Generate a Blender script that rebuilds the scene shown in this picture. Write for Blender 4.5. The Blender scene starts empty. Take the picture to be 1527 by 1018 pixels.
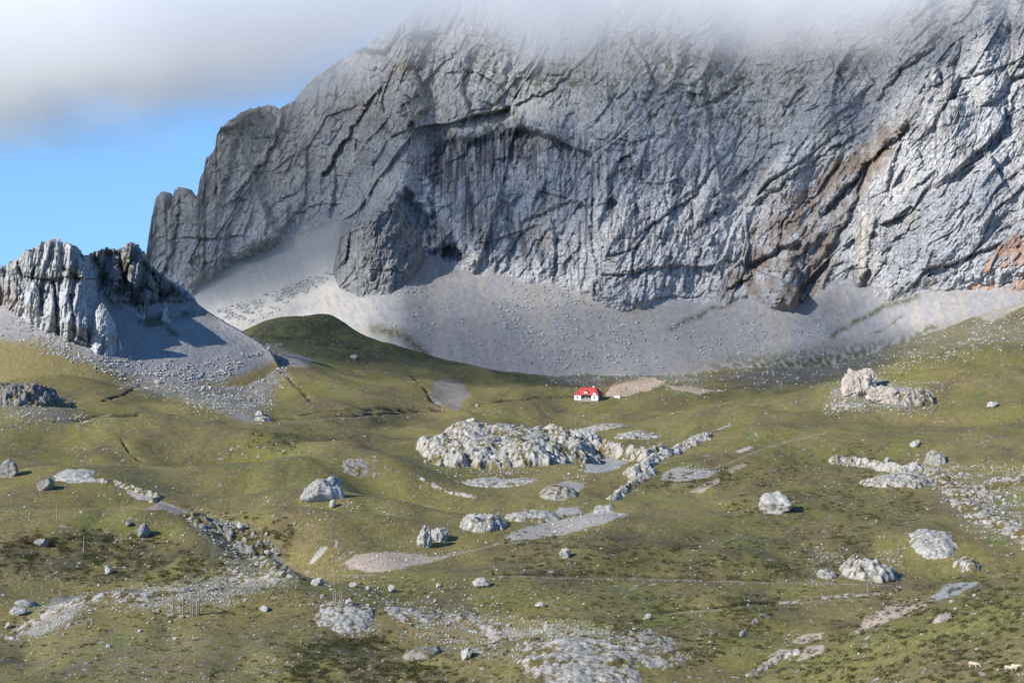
import bpy, bmesh, math, random
import numpy as np
from mathutils import Vector, Matrix
random.seed(7)
RNG = np.random.default_rng(11)
R = math.radians
sc = bpy.context.scene
col = sc.collection

# ---------------------------------------------------------------- camera, sky, sun, exposure
F = 3444.0            # focal length in photo pixels (photo 1527 x 1018)
CX, HY = 763.5, 400.0  # photo column of the view axis, photo row of the horizon
cam_d = bpy.data.cameras.new('camera')
cam = bpy.data.objects.new('camera', cam_d); col.objects.link(cam)
cam_d.sensor_fit = 'HORIZONTAL'; cam_d.sensor_width = 36
cam_d.lens = 36 * F / 1527
cam_d.shift_y = -(509 - HY) / 1527
cam.rotation_euler = (R(90), 0, 0)
cam_d.clip_start = 0.5; cam_d.clip_end = 60000
sc.camera = cam

SUN = Vector((-0.72, -0.48, 0.50)).normalized()
el = math.asin(SUN.z); az = math.atan2(SUN.x, SUN.y)
w = bpy.data.worlds.new('World'); sc.world = w; w.use_nodes = True
nt = w.node_tree; nt.nodes.clear()
sky = nt.nodes.new('ShaderNodeTexSky'); sky.sky_type = 'NISHITA'; sky.sun_disc = False
sky.sun_elevation = el; sky.sun_rotation = az; sky.altitude = 1800
sky.air_density = 1.0; sky.dust_density = 0.0; sky.ozone_density = 3.0
hsv = nt.nodes.new('ShaderNodeHueSaturation'); hsv.inputs['Saturation'].default_value = 1.15
hsv.inputs['Value'].default_value = 1.0
bg = nt.nodes.new('ShaderNodeBackground'); bg.inputs['Strength'].default_value = 0.15
wo = nt.nodes.new('ShaderNodeOutputWorld')
tcw = nt.nodes.new('ShaderNodeTexCoord'); lift = nt.nodes.new('ShaderNodeVectorMath'); lift.operation = 'MULTIPLY_ADD'
lift.inputs[1].default_value = (1, 1, 0.8); lift.inputs[2].default_value = (0, 0, 0.16)   # clear mountain air: no pale band at the horizon
nrm = nt.nodes.new('ShaderNodeVectorMath'); nrm.operation = 'NORMALIZE'
nt.links.new(tcw.outputs['Generated'], lift.inputs[0]); nt.links.new(lift.outputs[0], nrm.inputs[0]); nt.links.new(nrm.outputs[0], sky.inputs['Vector'])
nt.links.new(sky.outputs[0], hsv.inputs['Color']); nt.links.new(hsv.outputs[0], bg.inputs['Color'])
nt.links.new(bg.outputs[0], wo.inputs['Surface'])
sl = bpy.data.lights.new('sun', 'SUN'); so = bpy.data.objects.new('sun', sl); col.objects.link(so)
sl.energy = 4.4; sl.angle = R(0.5); sl.color = (1.0, 0.95, 0.87)
so.rotation_euler = SUN.to_track_quat('Z', 'Y').to_euler()
so.location = (-500, -200, 400)
sc.view_settings.view_transform = 'Standard'; sc.view_settings.look = 'None'
sc.view_settings.exposure = 0.55; sc.view_settings.gamma = 1.0
sc.render.engine = 'CYCLES'
sc.cycles.max_bounces = 28; sc.cycles.diffuse_bounces = 2; sc.cycles.glossy_bounces = 1
sc.cycles.transmission_bounces = 1; sc.cycles.volume_bounces = 28; sc.cycles.transparent_max_bounces = 8
sc.cycles.use_denoising = True
sc.cycles.volume_max_steps = 96; sc.cycles.volume_step_rate = 0.4

# ---------------------------------------------------------------- numeric noise
PERM = np.random.default_rng(3).permutation(512).astype(np.int32)
PERM = np.concatenate([PERM, PERM, PERM])
G3 = np.random.default_rng(4).normal(size=(512, 3)).astype(np.float32)
G3 /= np.linalg.norm(G3, axis=1, keepdims=True)
G2 = np.stack([np.cos(np.arange(512) * 2.399), np.sin(np.arange(512) * 2.399)], 1).astype(np.float32)

def fade(t): return t * t * t * (t * (t * 6 - 15) + 10)

def noise2(x, y, seed=0):
    x = np.asarray(x, np.float32); y = np.asarray(y, np.float32)
    xi = np.floor(x).astype(np.int32); yi = np.floor(y).astype(np.int32)
    xf = x - xi; yf = y - yi
    xi = (xi + seed * 37) & 511; yi &= 511
    u = fade(xf); v = fade(yf)
    def g(i, j):
        h = PERM[PERM[(xi + i) & 511] + ((yi + j) & 511)]
        gr = G2[h]
        return gr[..., 0] * (xf - i) + gr[..., 1] * (yf - j)
    a = g(0, 0); b = g(1, 0); c = g(0, 1); d = g(1, 1)
    return (a + u * (b - a) + v * ((c + u * (d - c)) - (a + u * (b - a)))) * 1.5

def noise3(x, y, z, seed=0):
    x = np.asarray(x, np.float32); y = np.asarray(y, np.float32); z = np.asarray(z, np.float32)
    xi = np.floor(x).astype(np.int32); yi = np.floor(y).astype(np.int32); zi = np.floor(z).astype(np.int32)
    xf = x - xi; yf = y - yi; zf = z - zi
    xi = (xi + seed * 37) & 511; yi &= 511; zi &= 511
    u = fade(xf); v = fade(yf); t = fade(zf)
    def g(i, j, k):
        h = PERM[PERM[PERM[(xi + i) & 511] + ((yi + j) & 511)] + ((zi + k) & 511)]
        gr = G3[h]
        return gr[..., 0] * (xf - i) + gr[..., 1] * (yf - j) + gr[..., 2] * (zf - k)
    L = lambda a, b, s: a + s * (b - a)
    return L(L(L(g(0,0,0), g(1,0,0), u), L(g(0,1,0), g(1,1,0), u), v),
             L(L(g(0,0,1), g(1,0,1), u), L(g(0,1,1), g(1,1,1), u), v), t) * 1.6

def fbm2(x, y, o=4, seed=0, gain=0.5, ridged=False):
    s = 0; a = 1.0; t = 0
    for i in range(o):
        n = noise2(x * 2**i + 13.7 * i, y * 2**i - 7.1 * i, seed + i)
        s = s + a * ((1 - 2 * np.abs(n)) if ridged else n); t += a; a *= gain
    return s / t

def fbm3(x, y, z, o=4, seed=0, gain=0.5, ridged=False):
    s = 0; a = 1.0; t = 0
    for i in range(o):
        n = noise3(x * 2**i + 13.7 * i, y * 2**i - 7.1 * i, z * 2**i + 3.3 * i, seed + i)
        s = s + a * ((1 - 2 * np.abs(n)) if ridged else n); t += a; a *= gain
    return s / t

def facets2(x, y, seed=0, tilt=1.0, jump=0.5):
    """broken-rock relief: every Voronoi cell is a tilted plane of its own"""
    x = np.asarray(x, np.float32); y = np.asarray(y, np.float32)
    xi = np.floor(x).astype(np.int32); yi = np.floor(y).astype(np.int32)
    best = np.full(x.shape, 9e9, np.float32); val = np.zeros(x.shape, np.float32); sec = best.copy()
    for i in (-1, 0, 1):
        for j in (-1, 0, 1):
            cx = xi + i; cy = yi + j
            h = PERM[PERM[(cx + seed * 37) & 511] + (cy & 511)]
            px = cx + 0.5 + 0.85 * ((h * 73 % 512) / 512 - 0.5); py = cy + 0.5 + 0.85 * ((h * 151 % 512) / 512 - 0.5)
            dx = x - px; dy = y - py
            d = dx * dx + dy * dy
            g = G3[h]
            v = tilt * (g[..., 0] * dx + g[..., 1] * dy) + jump * g[..., 2]
            near = d < best
            sec = np.where(near, best, np.minimum(sec, d))
            val = np.where(near, v, val); best = np.where(near, d, best)
    return val, np.sqrt(sec) - np.sqrt(best)

def ss(a, b, x):
    t = np.clip((x - a) / (b - a), 0, 1); return t * t * (3 - 2 * t)

def interp(pts, x):
    p = np.array(pts, float); return np.interp(x, p[:, 0], p[:, 1])

def seg_dist(pts, X, Y, ax=1.0, ay=1.0):
    best = np.full(np.shape(X), 1e9)
    P = np.array(pts, float)
    for (x0, y0), (x1, y1) in zip(P[:-1], P[1:]):
        dx = (x1 - x0) / ax; dy = (y1 - y0) / ay
        l2 = dx * dx + dy * dy + 1e-9
        t = np.clip(((X - x0) / ax * dx + (Y - y0) / ay * dy) / l2, 0, 1)
        d = np.hypot((X - x0) / ax - t * dx, (Y - y0) / ay - t * dy)
        best = np.minimum(best, d)
    return best

def stroke(pts, wd, X, Y, ax=1.0, ay=1.0, hard=False):
    d = seg_dist(pts, X, Y, ax, ay) / wd
    return np.clip(1.5 - d, 0, 1) if hard else np.exp(-d * d)

def inside(poly, X, Y):
    P = np.array(poly, float); r = np.zeros(np.shape(X), bool)
    j = len(P) - 1
    for i in range(len(P)):
        xi, yi = P[i]; xj, yj = P[j]
        c = ((yi > Y) != (yj > Y)) & (X < (xj - xi) * (Y - yi) / (yj - yi + 1e-12) + xi)
        r ^= c; j = i
    return r

def poly_soft(poly, X, Y, soft, ax=1.0, ay=1.0):
    P = list(poly) + [poly[0]]
    bx = [p[0] for p in poly]; by = [p[1] for p in poly]
    out = np.zeros(np.shape(X), np.float32)
    m = (X > min(bx) - 3 * soft * ax) & (X < max(bx) + 3 * soft * ax) & (Y > min(by) - 3 * soft * ay) & (Y < max(by) + 3 * soft * ay)
    if not m.any(): return out
    xm = X[m]; ym = Y[m]
    d = seg_dist(P, xm, ym, ax, ay); d = np.where(inside(poly, xm, ym), -d, d)
    out[m] = ss(soft, -soft, d); return out

# ---------------------------------------------------------------- terrain height: rows of ground profile, photo row at each distance
PXC = [-120, 0, 150, 300, 450, 600, 750, 900, 1050, 1200, 1350, 1527, 1680]
DK = {
 350: [1230,1230,1230,1230,1230,1230,1230,1215,1190,1130,1035,965,925],
 450: [1075,1075,1078,1080,1080,1075,1070,1065,1050,1010,925,860,815],
 510: [1000,1000,1003,1003,1000,1000,1000,1003,1012,995,905,832,785],
 570: [950,950,952,950,950,952,950,955,980,1000,985,885,805],
 640: [900,903,902,895,890,902,905,905,915,940,930,862,795],
 720: [848,852,850,838,845,860,862,865,868,876,868,832,775],
 800: [790,795,802,800,795,810,805,798,808,812,800,775,735],
 900: [728,735,742,752,745,755,758,752,752,748,735,712,685],
 1000:[680,682,690,705,698,700,715,712,700,690,678,655,640],
 1120:[640,640,652,658,662,668,682,678,658,640,622,600,590],
 1250:[605,606,612,622,636,640,648,640,622,604,576,552,545],
 1400:[560,562,575,588,600,612,612,612,600,583,538,505,492],
 1550:[505,512,530,540,552,580,592,594,582,578,534,484,470],
 1700:[500,510,525,528,528,556,575,588,572,576,528,466,446],
 1850:[505,510,515,512,500,535,557,572,566,562,522,456,432],
 2000:[510,512,515,503,484,527,557,566,560,552,512,452,428],
 2150:[515,515,515,505,475,525,562,562,555,545,515,480,460],
 2400:[520,520,518,512,500,530,560,560,555,545,515,490,480],
}
DS = np.array(list(DK.keys()), float); YT = np.array(list(DK.values()), float)

def cubic_rows(xk, yk, x):
    """Catmull-Rom through rows yk[n, m] at xk; x must be 1-d"""
    xk = np.asarray(xk, float)
    m = np.gradient(yk, xk, axis=0)
    i = np.clip(np.searchsorted(xk, x) - 1, 0, len(xk) - 2)
    h = (xk[i + 1] - xk[i]); t = np.clip((x - xk[i]) / h, 0, 1)
    h = h[:, None]; t = t[:, None]
    return ((2*t**3 - 3*t**2 + 1) * yk[i] + (t**3 - 2*t**2 + t) * h * m[i]
            + (-2*t**3 + 3*t**2) * yk[i+1] + (t**3 - t**2) * h * m[i+1])

TX = np.arange(-120, 1681, 4.0)
LD = np.linspace(math.log(350), math.log(2400), 900)
_t = cubic_rows(PXC, YT.T, TX).T                 # rows D, cols TX
TAB = cubic_rows(np.log(DS), _t, LD)             # 900 x len(TX)

# hills and hollows: photo column, distance, half-width across (m), half-depth (m), height (m), turn (deg)
HILLS = [
 (200, 1120, 60, 45, 4.5, 20), (60, 1180, 50, 40, 3, 0), (330, 1060, 40, 60, -5, 35), (420, 1090, 55, 35, 6, -10),
 (560, 1010, 50, 45, 7, 10), (640, 1020, 22, 60, -4, 20), (300, 960, 55, 35, 3.5, 0), (130, 1010, 18, 70, -4, 40),
 (470, 1330, 45, 60, 6, 0), (560, 1440, 55, 70, 6, 0), (640, 1380, 20, 100, -3, -12), (395, 1400, 20, 90, -3, 14),
 (740, 1500, 60, 50, 5, 0), (870, 1480, 90, 45, 4.5, 0), (990, 1560, 75, 60, 8, 0), (1060, 1440, 60, 60, -3, 0),
 (482, 2040, 26, 45, 9, 0), (440, 1960, 30, 30, 4, 30), (560, 1960, 40, 40, 5, 0), (520, 1930, 16, 50, -4, 20), (610, 1930, 30, 40, 3, 0), (420, 1900, 60, 50, -5, 0), (700, 1150, 60, 40, 2, 0), (1130, 1180, 40, 90, 4, 30),
 (1250, 1050, 30, 80, 3.5, 30), (1350, 1000, 25, 90, -3, 35), (1420, 1280, 60, 60, 6, 10), (1480, 950, 40, 60, 3, 30),
 (380, 770, 16, 60, -6, 30), (300, 790, 35, 30, 4.5, 10), (150, 800, 60, 30, 5, -8), (60, 900, 40, 30, 4, 0),
 (230, 690, 45, 18, -2.5, 0), (120, 610, 40, 30, 3.0, 20), (300, 600, 50, 25, 2.5, 0), (520, 600, 30, 25, 3.0, -15),
 (640, 640, 35, 35, -2, 0), (860, 620, 40, 22, -2, 0), (820, 520, 35, 25, 3, 15), (700, 555, 40, 22, -2, -12),
 (930, 560, 18, 60, 3, 40), (1130, 540, 30, 30, 2, 20), (600, 850, 60, 30, 3, 0), (860, 880, 50, 22, -2.5, 0),
 (1020, 760, 60, 35, 3, 12), (1200, 760, 60, 30, -1.5, 0), (1330, 780, 40, 30, 3, 0), (480, 880, 50, 30, 4, -10),
 (432, 1508, 34, 60, 10, 0), (20, 760, 30, 30, 4, 0), (410, 1180, 26, 30, 4, 20), (520, 1120, 14, 60, -3.5, -30), (250, 1180, 24, 24, 3, 0), (90, 1080, 20, 45, -3, 30), (700, 1250, 40, 40, 3, 0), (620, 930, 16, 70, -4, 35), (560, 800, 40, 20, 3, 0), (800, 1350, 30, 60, -3, 60), (1180, 900, 50, 25, 2.5, 15), (1420, 1100, 20, 80, -3, 40), (110, 1350, 40, 50, 4, 0), (250, 1280, 60, 40, 3, 0),
]

def height(x, y, detail=True):
    """ground height at world x, y (vectorised)"""
    x = np.asarray(x, float); y = np.asarray(y, float)
    D = np.clip(y, 350, 2400)
    px = CX + F * x / np.maximum(y, 60)
    fx = np.clip((np.clip(px, -120, 1680) + 120) / 4, 0, len(TX) - 1.001)
    fy = np.clip((np.log(D) - LD[0]) / (LD[1] - LD[0]), 0, len(LD) - 1.001)
    ix = fx.astype(int); iy = fy.astype(int); tx = fx - ix; ty = fy - iy
    yy = (TAB[iy, ix] * (1 - tx) + TAB[iy, ix + 1] * tx) * (1 - ty) + (TAB[iy + 1, ix] * (1 - tx) + TAB[iy + 1, ix + 1] * tx) * ty
    z = D * (HY - yy) / F
    # the viewer's own hill nearer than 350 m
    k = ss(0, 350, y)
    near = -1.7 - 95 * ss(0, 260, np.hypot(x, y))
    z = np.where(y < 350, near * (1 - k) + z * k, z)
    for (hx, hd, a, b, h, rot) in HILLS:
        cx = (hx - CX) * hd / F; c = math.cos(R(rot)); s = math.sin(R(rot))
        dx = x - cx; dy = y - hd
        u = (dx * c + dy * s) / a; v = (-dx * s + dy * c) / b
        q = u * u + v * v
        z = z + np.where(q < 12, h * (1.7 if hd < 1500 else 1.0) * np.exp(-q), 0)
    amp = ss(200, 500, y) * ss(3500, 2200, y)
    wx = x + 18 * noise2(x / 90, y / 90, 5); wy = y + 18 * noise2(x / 90, y / 90, 6)
    z = z + amp * 5.5 * fbm2(wx / 110, wy / 150, 2, 21) + amp * 3.2 * fbm2(wx / 48, wy / 70, 2, 25) - amp * 1.6 * np.maximum(0, fbm2(wx / 60 + 40, wy / 130, 2, 27, 0.5, True) - 0.35)
    z = z + amp * 0.9 * fbm2(wx / 26, wy / 38, 2, 31)
    rough = np.clip(0.35 + 1.2 * noise2(x / 120, y / 160, 44), 0.12, 1)
    if detail:
        z = z + amp * rough * (0.55 * fbm2(wx / 7.5, wy / 10, 3, 41, 0.55) + 0.10 * fbm2(x / 1.3, y / 1.6, 2, 51))
    return z

# ---- sampled visible surface for placing things where the photo shows them
NC, NR = 1440, 1500
PXA = np.linspace(-360, 1888, NC)
DA = np.exp(np.linspace(math.log(235), math.log(2400), NR))
GPX, GD = np.meshgrid(PXA, DA)
GX = (GPX - CX) * GD / F
GZ0 = height(GX, GD)
GPY = HY - F * GZ0 / GD

def hit(px, py):
    """world point of the ground seen at photo pixel (px, py): first ground row whose photo row is at or above py"""
    fx = np.clip((px - PXA[0]) / (PXA[1] - PXA[0]), 0, NC - 1.001); i = int(fx); t = fx - i
    c = GPY[:, i] * (1 - t) + GPY[:, i + 1] * t
    w_ = np.nonzero(c <= py)[0]
    k = int(w_[0]) if len(w_) else NR - 1
    D = DA[k]
    if k > 0 and c[k - 1] > py: D = DA[k - 1] + (DA[k] - DA[k - 1]) * (c[k - 1] - py) / (c[k - 1] - c[k] + 1e-9)
    x = (px - CX) * D / F
    return Vector((x, D, float(height(x, D))))

# ---------------------------------------------------------------- materials
def mat(name): 
    m = bpy.data.materials.new(name); m.use_nodes = True
    return m, m.node_tree, m.node_tree.nodes['Principled BSDF']

def N(t, k, **kw):
    n = t.nodes.new(k)
    for a, b in kw.items(): setattr(n, a, b)
    return n

def ramp(t, src, stops):
    r = N(t, 'ShaderNodeValToRGB'); e = r.color_ramp.elements
    while len(e) < len(stops): e.new(0.5)
    for q, (p, c) in zip(e, stops):
        q.position = p; q.color = (c, c, c, 1) if not isinstance(c, tuple) else (*c, 1)
    t.links.new(src, r.inputs[0]); return r.outputs[0]

def surf_mat(name, scales, bump, contrast, attr='alb', rough=0.95, base=None, stretch=(1, 1, 1), crack=None, ridge=None):
    """albedo from the mesh's own colour attribute (or base) times fine procedural mottling, with bump"""
    m, t, b = mat(name)
    b.inputs['Roughness'].default_value = rough; b.inputs['Specular IOR Level'].default_value = 0.15
    tc = N(t, 'ShaderNodeTexCoord'); mp = N(t, 'ShaderNodeMapping'); mp.inputs['Scale'].default_value = stretch
    t.links.new(tc.outputs['Object'], mp.inputs[0])
    if base is None:
        at = N(t, 'ShaderNodeAttribute'); at.attribute_name = attr; cs = at.outputs['Color']
    else:
        rg = N(t, 'ShaderNodeRGB'); rg.outputs[0].default_value = (*base, 1); cs = rg.outputs[0]
    hsum = None
    for i, s in enumerate(scales):
        n = N(t, 'ShaderNodeTexNoise'); n.inputs['Scale'].default_value = s; n.inputs['Detail'].default_value = 5
        n.inputs['Roughness'].default_value = 0.62
        t.links.new(mp.outputs[0], n.inputs['Vector'])
        lo, hi = contrast[i]
        mm = N(t, 'ShaderNodeMix', data_type='RGBA', blend_type='MULTIPLY'); mm.inputs[0].default_value = 1
        t.links.new(cs, mm.inputs[6]); t.links.new(ramp(t, n.outputs[0], [(0.32, lo), (0.68, hi)]), mm.inputs[7]); cs = mm.outputs[2]
        if hsum is None: hsum = n.outputs[0]
        else:
            a = N(t, 'ShaderNodeMath', operation='MULTIPLY_ADD'); a.inputs[1].default_value = scales[0] / s
            t.links.new(n.outputs[0], a.inputs[0]); t.links.new(hsum, a.inputs[2]); hsum = a.outputs[0]
    if crack:
        v = N(t, 'ShaderNodeTexVoronoi', feature='DISTANCE_TO_EDGE'); v.inputs['Scale'].default_value = crack
        nd = N(t, 'ShaderNodeTexNoise'); nd.inputs['Scale'].default_value = crack * 1.5; nd.inputs['Detail'].default_value = 3
        mx = N(t, 'ShaderNodeMix', data_type='VECTOR'); mx.inputs[0].default_value = 0.35 
        t.links.new(mp.outputs[0], nd.inputs['Vector'])
        sc_ = N(t, 'ShaderNodeVectorMath', operation='MULTIPLY_ADD'); sc_.inputs[1].default_value = (0.9 / crack,) * 3
        t.links.new(nd.outputs['Color'], sc_.inputs[0]); t.links.new(mp.outputs[0], sc_.inputs[2])
        t.links.new(sc_.outputs[0], v.inputs['Vector'])
        r = ramp(t, v.outputs['Distance'], [(0.0, 0.0), (0.12, 1.0)])
        a = N(t, 'ShaderNodeMath', operation='MULTIPLY_ADD'); a.inputs[1].default_value = 0.6
        t.links.new(r, a.inputs[0]); t.links.new(hsum, a.inputs[2]); hsum = a.outputs[0]
    if ridge:
        for rs, ra in ridge:
            rn = N(t, 'ShaderNodeTexNoise'); rn.noise_type = 'RIDGED_MULTIFRACTAL'; rn.inputs['Scale'].default_value = rs; rn.inputs['Detail'].default_value = 4
            rn.inputs['Roughness'].default_value = 0.55
            t.links.new(mp.outputs[0], rn.inputs['Vector'])
            a = N(t, 'ShaderNodeMath', operation='MULTIPLY_ADD'); a.inputs[1].default_value = -ra
            t.links.new(rn.outputs[0], a.inputs[0]); t.links.new(hsum, a.inputs[2]); hsum = a.outputs[0]
    bp = N(t, 'ShaderNodeBump'); bp.inputs['Strength'].default_value = 1.0; bp.inputs['Distance'].default_value = bump
    t.links.new(hsum, bp.inputs['Height']); t.links.new(bp.outputs[0], b.inputs['Normal'])
    t.links.new(cs, b.inputs['Base Color'])
    return m

def flat_mat(name, c, rough=0.7, var=0.12, scale=3.0):
    m, t, b = mat(name)
    b.inputs['Roughness'].default_value = rough
    n = N(t, 'ShaderNodeTexNoise'); n.inputs['Scale'].default_value = scale; n.inputs['Detail'].default_value = 4
    tc = N(t, 'ShaderNodeTexCoord'); t.links.new(tc.outputs['Object'], n.inputs['Vector'])
    mm = N(t, 'ShaderNodeMix', data_type='RGBA', blend_type='MULTIPLY'); mm.inputs[0].default_value = 1
    mm.inputs[6].default_value = (*c, 1)
    t.links.new(ramp(t, n.outputs[0], [(0.3, 1 - var), (0.7, 1.0)]), mm.inputs[7])
    t.links.new(mm.outputs[2], b.inputs['Base Color'])
    return m

M_ground = surf_mat('meadow_ground', [0.35, 1.6], 0.28, [(0.80, 1.15), (0.68, 1.22)], stretch=(1, 0.8, 1))
M_cliff = surf_mat('limestone_cliff', [0.06, 0.3], 4.2, [(0.85, 1.1), (0.72, 1.18)], stretch=(1, 1, 0.6), ridge=[(0.045, 0.55), (0.16, 0.2)])
M_scree = surf_mat('fine_scree', [0.25, 1.2], 0.7, [(0.92, 1.06), (0.78, 1.15)])
M_crag = surf_mat('limestone_crag', [0.12, 0.6], 1.8, [(0.85, 1.12), (0.72, 1.2)], stretch=(1, 1, 0.4), ridge=[(0.15, 0.5), (0.5, 0.2)])
M_rock = surf_mat('pale_limestone', [0.5, 2.2], 0.6, [(0.8, 1.12), (0.7, 1.15)], ridge=[(0.35, 0.6), (1.2, 0.25)])
M_stone = surf_mat('boulder_limestone', [0.9, 4.0], 0.25, [(0.75, 1.1), (0.7, 1.15)], base=(0.43, 0.41, 0.37))
M_wallrock = surf_mat('fractured_limestone', [0.5, 2.2], 0.7, [(0.75, 1.12), (0.7, 1.15)], base=(0.42, 0.40, 0.365), stretch=(1, 1, 0.7), ridge=[(0.35, 0.7), (1.2, 0.25)])
M_pinkrock = surf_mat('pinkish_limestone', [0.5, 2.2], 0.7, [(0.75, 1.12), (0.7, 1.15)], base=(0.47, 0.41, 0.35), stretch=(1, 1, 0.6), ridge=[(0.35, 0.7), (1.2, 0.25)])
M_stone_dark = surf_mat('weathered_limestone', [0.9, 4.0], 0.25, [(0.7, 1.1), (0.65, 1.15)], base=(0.27, 0.26, 0.24))

# ---------------------------------------------------------------- mesh helpers
def tag(o, label=None, cat=None, group=None, kind=None):
    if label: o['label'] = label
    if cat: o['category'] = cat
    if group: o['group'] = group
    if kind: o['kind'] = kind
    return o

def mesh_obj(name, V, Fc, m, parent=None, alb=None, smooth=False, mask=None):
    """V (n,3) array, Fc (k,4) or (k,3) int array"""
    me = bpy.data.meshes.new(name)
    V = np.ascontiguousarray(V, np.float32); Fc = np.ascontiguousarray(Fc, np.int32)
    k = Fc.shape[1]
    me.vertices.add(len(V)); me.vertices.foreach_set('co', V.ravel())
    me.loops.add(Fc.size); me.loops.foreach_set('vertex_index', Fc.ravel())
    me.polygons.add(len(Fc)); me.polygons.foreach_set('loop_start', np.arange(0, Fc.size, k, dtype=np.int32))
    me.update(calc_edges=True)
    me.polygons.foreach_set('use_smooth', np.full(len(Fc), smooth))
    if alb is not None:
        a = me.attributes.new('alb', 'FLOAT_COLOR', 'POINT')
        a.data.foreach_set('color', np.concatenate([alb.reshape(-1, 3), np.ones((len(V), 1))], 1).astype(np.float32).ravel())
    me.materials.append(m)
    o = bpy.data.objects.new(name, me); col.objects.link(o)
    if parent is not None: o.parent = parent
    return o

def grid_faces(nr, nc, keep=None, flip=False):
    idx = np.arange(nr * nc).reshape(nr, nc)
    q = np.stack([idx[:-1, :-1], idx[:-1, 1:], idx[1:, 1:], idx[1:, :-1]], -1)
    if flip: q = q[..., ::-1]
    q = q.reshape(-1, 4)
    if keep is not None:
        kk = (keep[:-1, :-1] | keep[:-1, 1:] | keep[1:, 1:] | keep[1:, :-1]).ravel(); q = q[kk]
    return q

def compact(V, Fc, alb=None):
    used = np.zeros(len(V), bool); used[Fc.ravel()] = True
    mp = np.cumsum(used) - 1
    return V[used], mp[Fc], (alb[used] if alb is not None else None)

def mixc(a, b, m):
    m = np.asarray(m)[..., None]; return a * (1 - m) + np.asarray(b, np.float32) * m

#@@TERRAIN
# ---------------------------------------------------------------- the ground
GREEN = np.array((0.165, 0.150, 0.047)); OLIVE = np.array((0.212, 0.170, 0.067)); DGREEN = np.array((0.060, 0.072, 0.024))
BROWN = np.array((0.130, 0.096, 0.056)); EARTH = np.array((0.16, 0.09, 0.055)); PALE = np.array((0.42, 0.39, 0.34))
GRAVEL = np.array((0.34, 0.31, 0.27)); PINK = np.array((0.42, 0.33, 0.25)); GREY = np.array((0.29, 0.285, 0.275))
# beds of gravel and bare stony ground: photo outline, colour, strength, edge softness in photo px
BEDS = [
 ([(513,838),(530,827),(570,823),(625,825),(645,830),(700,822),(640,838),(600,846),(560,853),(520,848)], PINK*0.9+GREY*0.1, 1.0, 3),
 ([(752,802),(770,790),(800,785),(850,772),(885,763),(910,760),(935,768),(900,780),(850,794),(800,803),(757,806)], GRAVEL, 1.0, 2.5),
 ([(983,714),(990,703),(1010,697),(1040,698),(1072,703),(1050,713),(1010,718)], GRAVEL, 1.0, 2),
 ([(808,735),(820,722),(850,717),(878,720),(860,733),(840,745),(812,745)], GRAVEL, 0.9, 2),
 ([(872,690),(890,677),(915,682),(935,690),(920,700),(895,706),(873,702)], GREY, 1.0, 3),
 ([(828,766),(832,758),(862,755),(870,763),(850,768)], GREY, 0.9, 2),
 ([(1095,671),(1118,665),(1122,668),(1100,675)], PALE, 1.0, 1.5),
 ([(1030,733),(1050,722),(1072,713),(1070,720),(1045,735)], PINK, 0.9, 2),
 ([(1080,700),(1105,690),(1112,693),(1090,704)], PINK, 0.6, 2),
 ([(1275,940),(1290,920),(1330,900),(1370,896),(1382,900),(1350,915),(1310,930),(1280,945)], PINK, 1.0, 1.5),
 ([(1180,957),(1200,945),(1228,943),(1225,953),(1195,960)], PINK, 1.0, 1.5),
 ([(1185,983),(1200,964),(1225,960),(1230,967),(1210,978),(1190,984)], PINK, 1.0, 1.5),
 ([(1145,978),(1160,968),(1178,968),(1175,978),(1150,982)], PINK*0.7+GREY*0.3, 1.0, 1.5),
 ([(1385,893),(1410,872),(1460,866),(1455,872),(1425,885),(1395,894)], GREY, 1.0, 1.5),
 ([(83,712),(100,704),(135,709),(142,717),(110,718),(90,717)], PALE*1.1, 1.0, 2),
 ([(150,716),(185,720),(220,733),(243,738),(232,748),(205,742),(180,727)], PALE, 0.9, 2),
 ([(212,760),(240,748),(275,758),(280,765),(260,768),(235,760)], GRAVEL, 0.7, 3),
 ([(460,837),(475,818),(492,815),(480,828),(465,840)], PALE, 0.9, 1.5),
 ([(905,590),(915,572),(940,565),(975,562),(990,572),(960,583),(930,592)], np.array((0.52, 0.37, 0.25)), 1.0, 3),
 ([(990,573),(1040,578),(1080,582),(1040,586),(1000,580)], np.array((0.48, 0.36, 0.26)), 0.8, 2),
 ([(840,575),(870,572),(920,568),(960,562),(900,580),(860,580)], EARTH, 0.5, 3),
 ([(655,565),(690,570),(700,590),(680,612),(650,600),(640,580)], GREY*0.6+EARTH*0.3, 0.8, 4),
 ([(415,530),(440,527),(465,537),(460,545),(440,547),(425,545)], GREY*0.7, 0.9, 2),
 ([(1340,435),(1400,430),(1380,455),(1300,520)], GREY, 0.0, 2),
 ([(1450,470),(1485,455),(1527,445),(1527,455),(1480,480)], PALE, 0.7, 3),
 ([(80,892),(110,888),(135,893),(100,925),(60,945),(20,945),(60,920)], GREY*1.1, 0.55, 5),
 ([(470,915),(500,905),(530,912),(550,935),(520,945),(490,930)], GREY*1.1, 0.45, 4),
 ([(620,905),(680,915),(740,930),(800,950),(760,955),(690,935)], GREY*1.1, 0.45, 5),
 ([(780,940),(860,930),(930,950),(860,955)], GREY*1.1, 0.35, 6),
]
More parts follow.
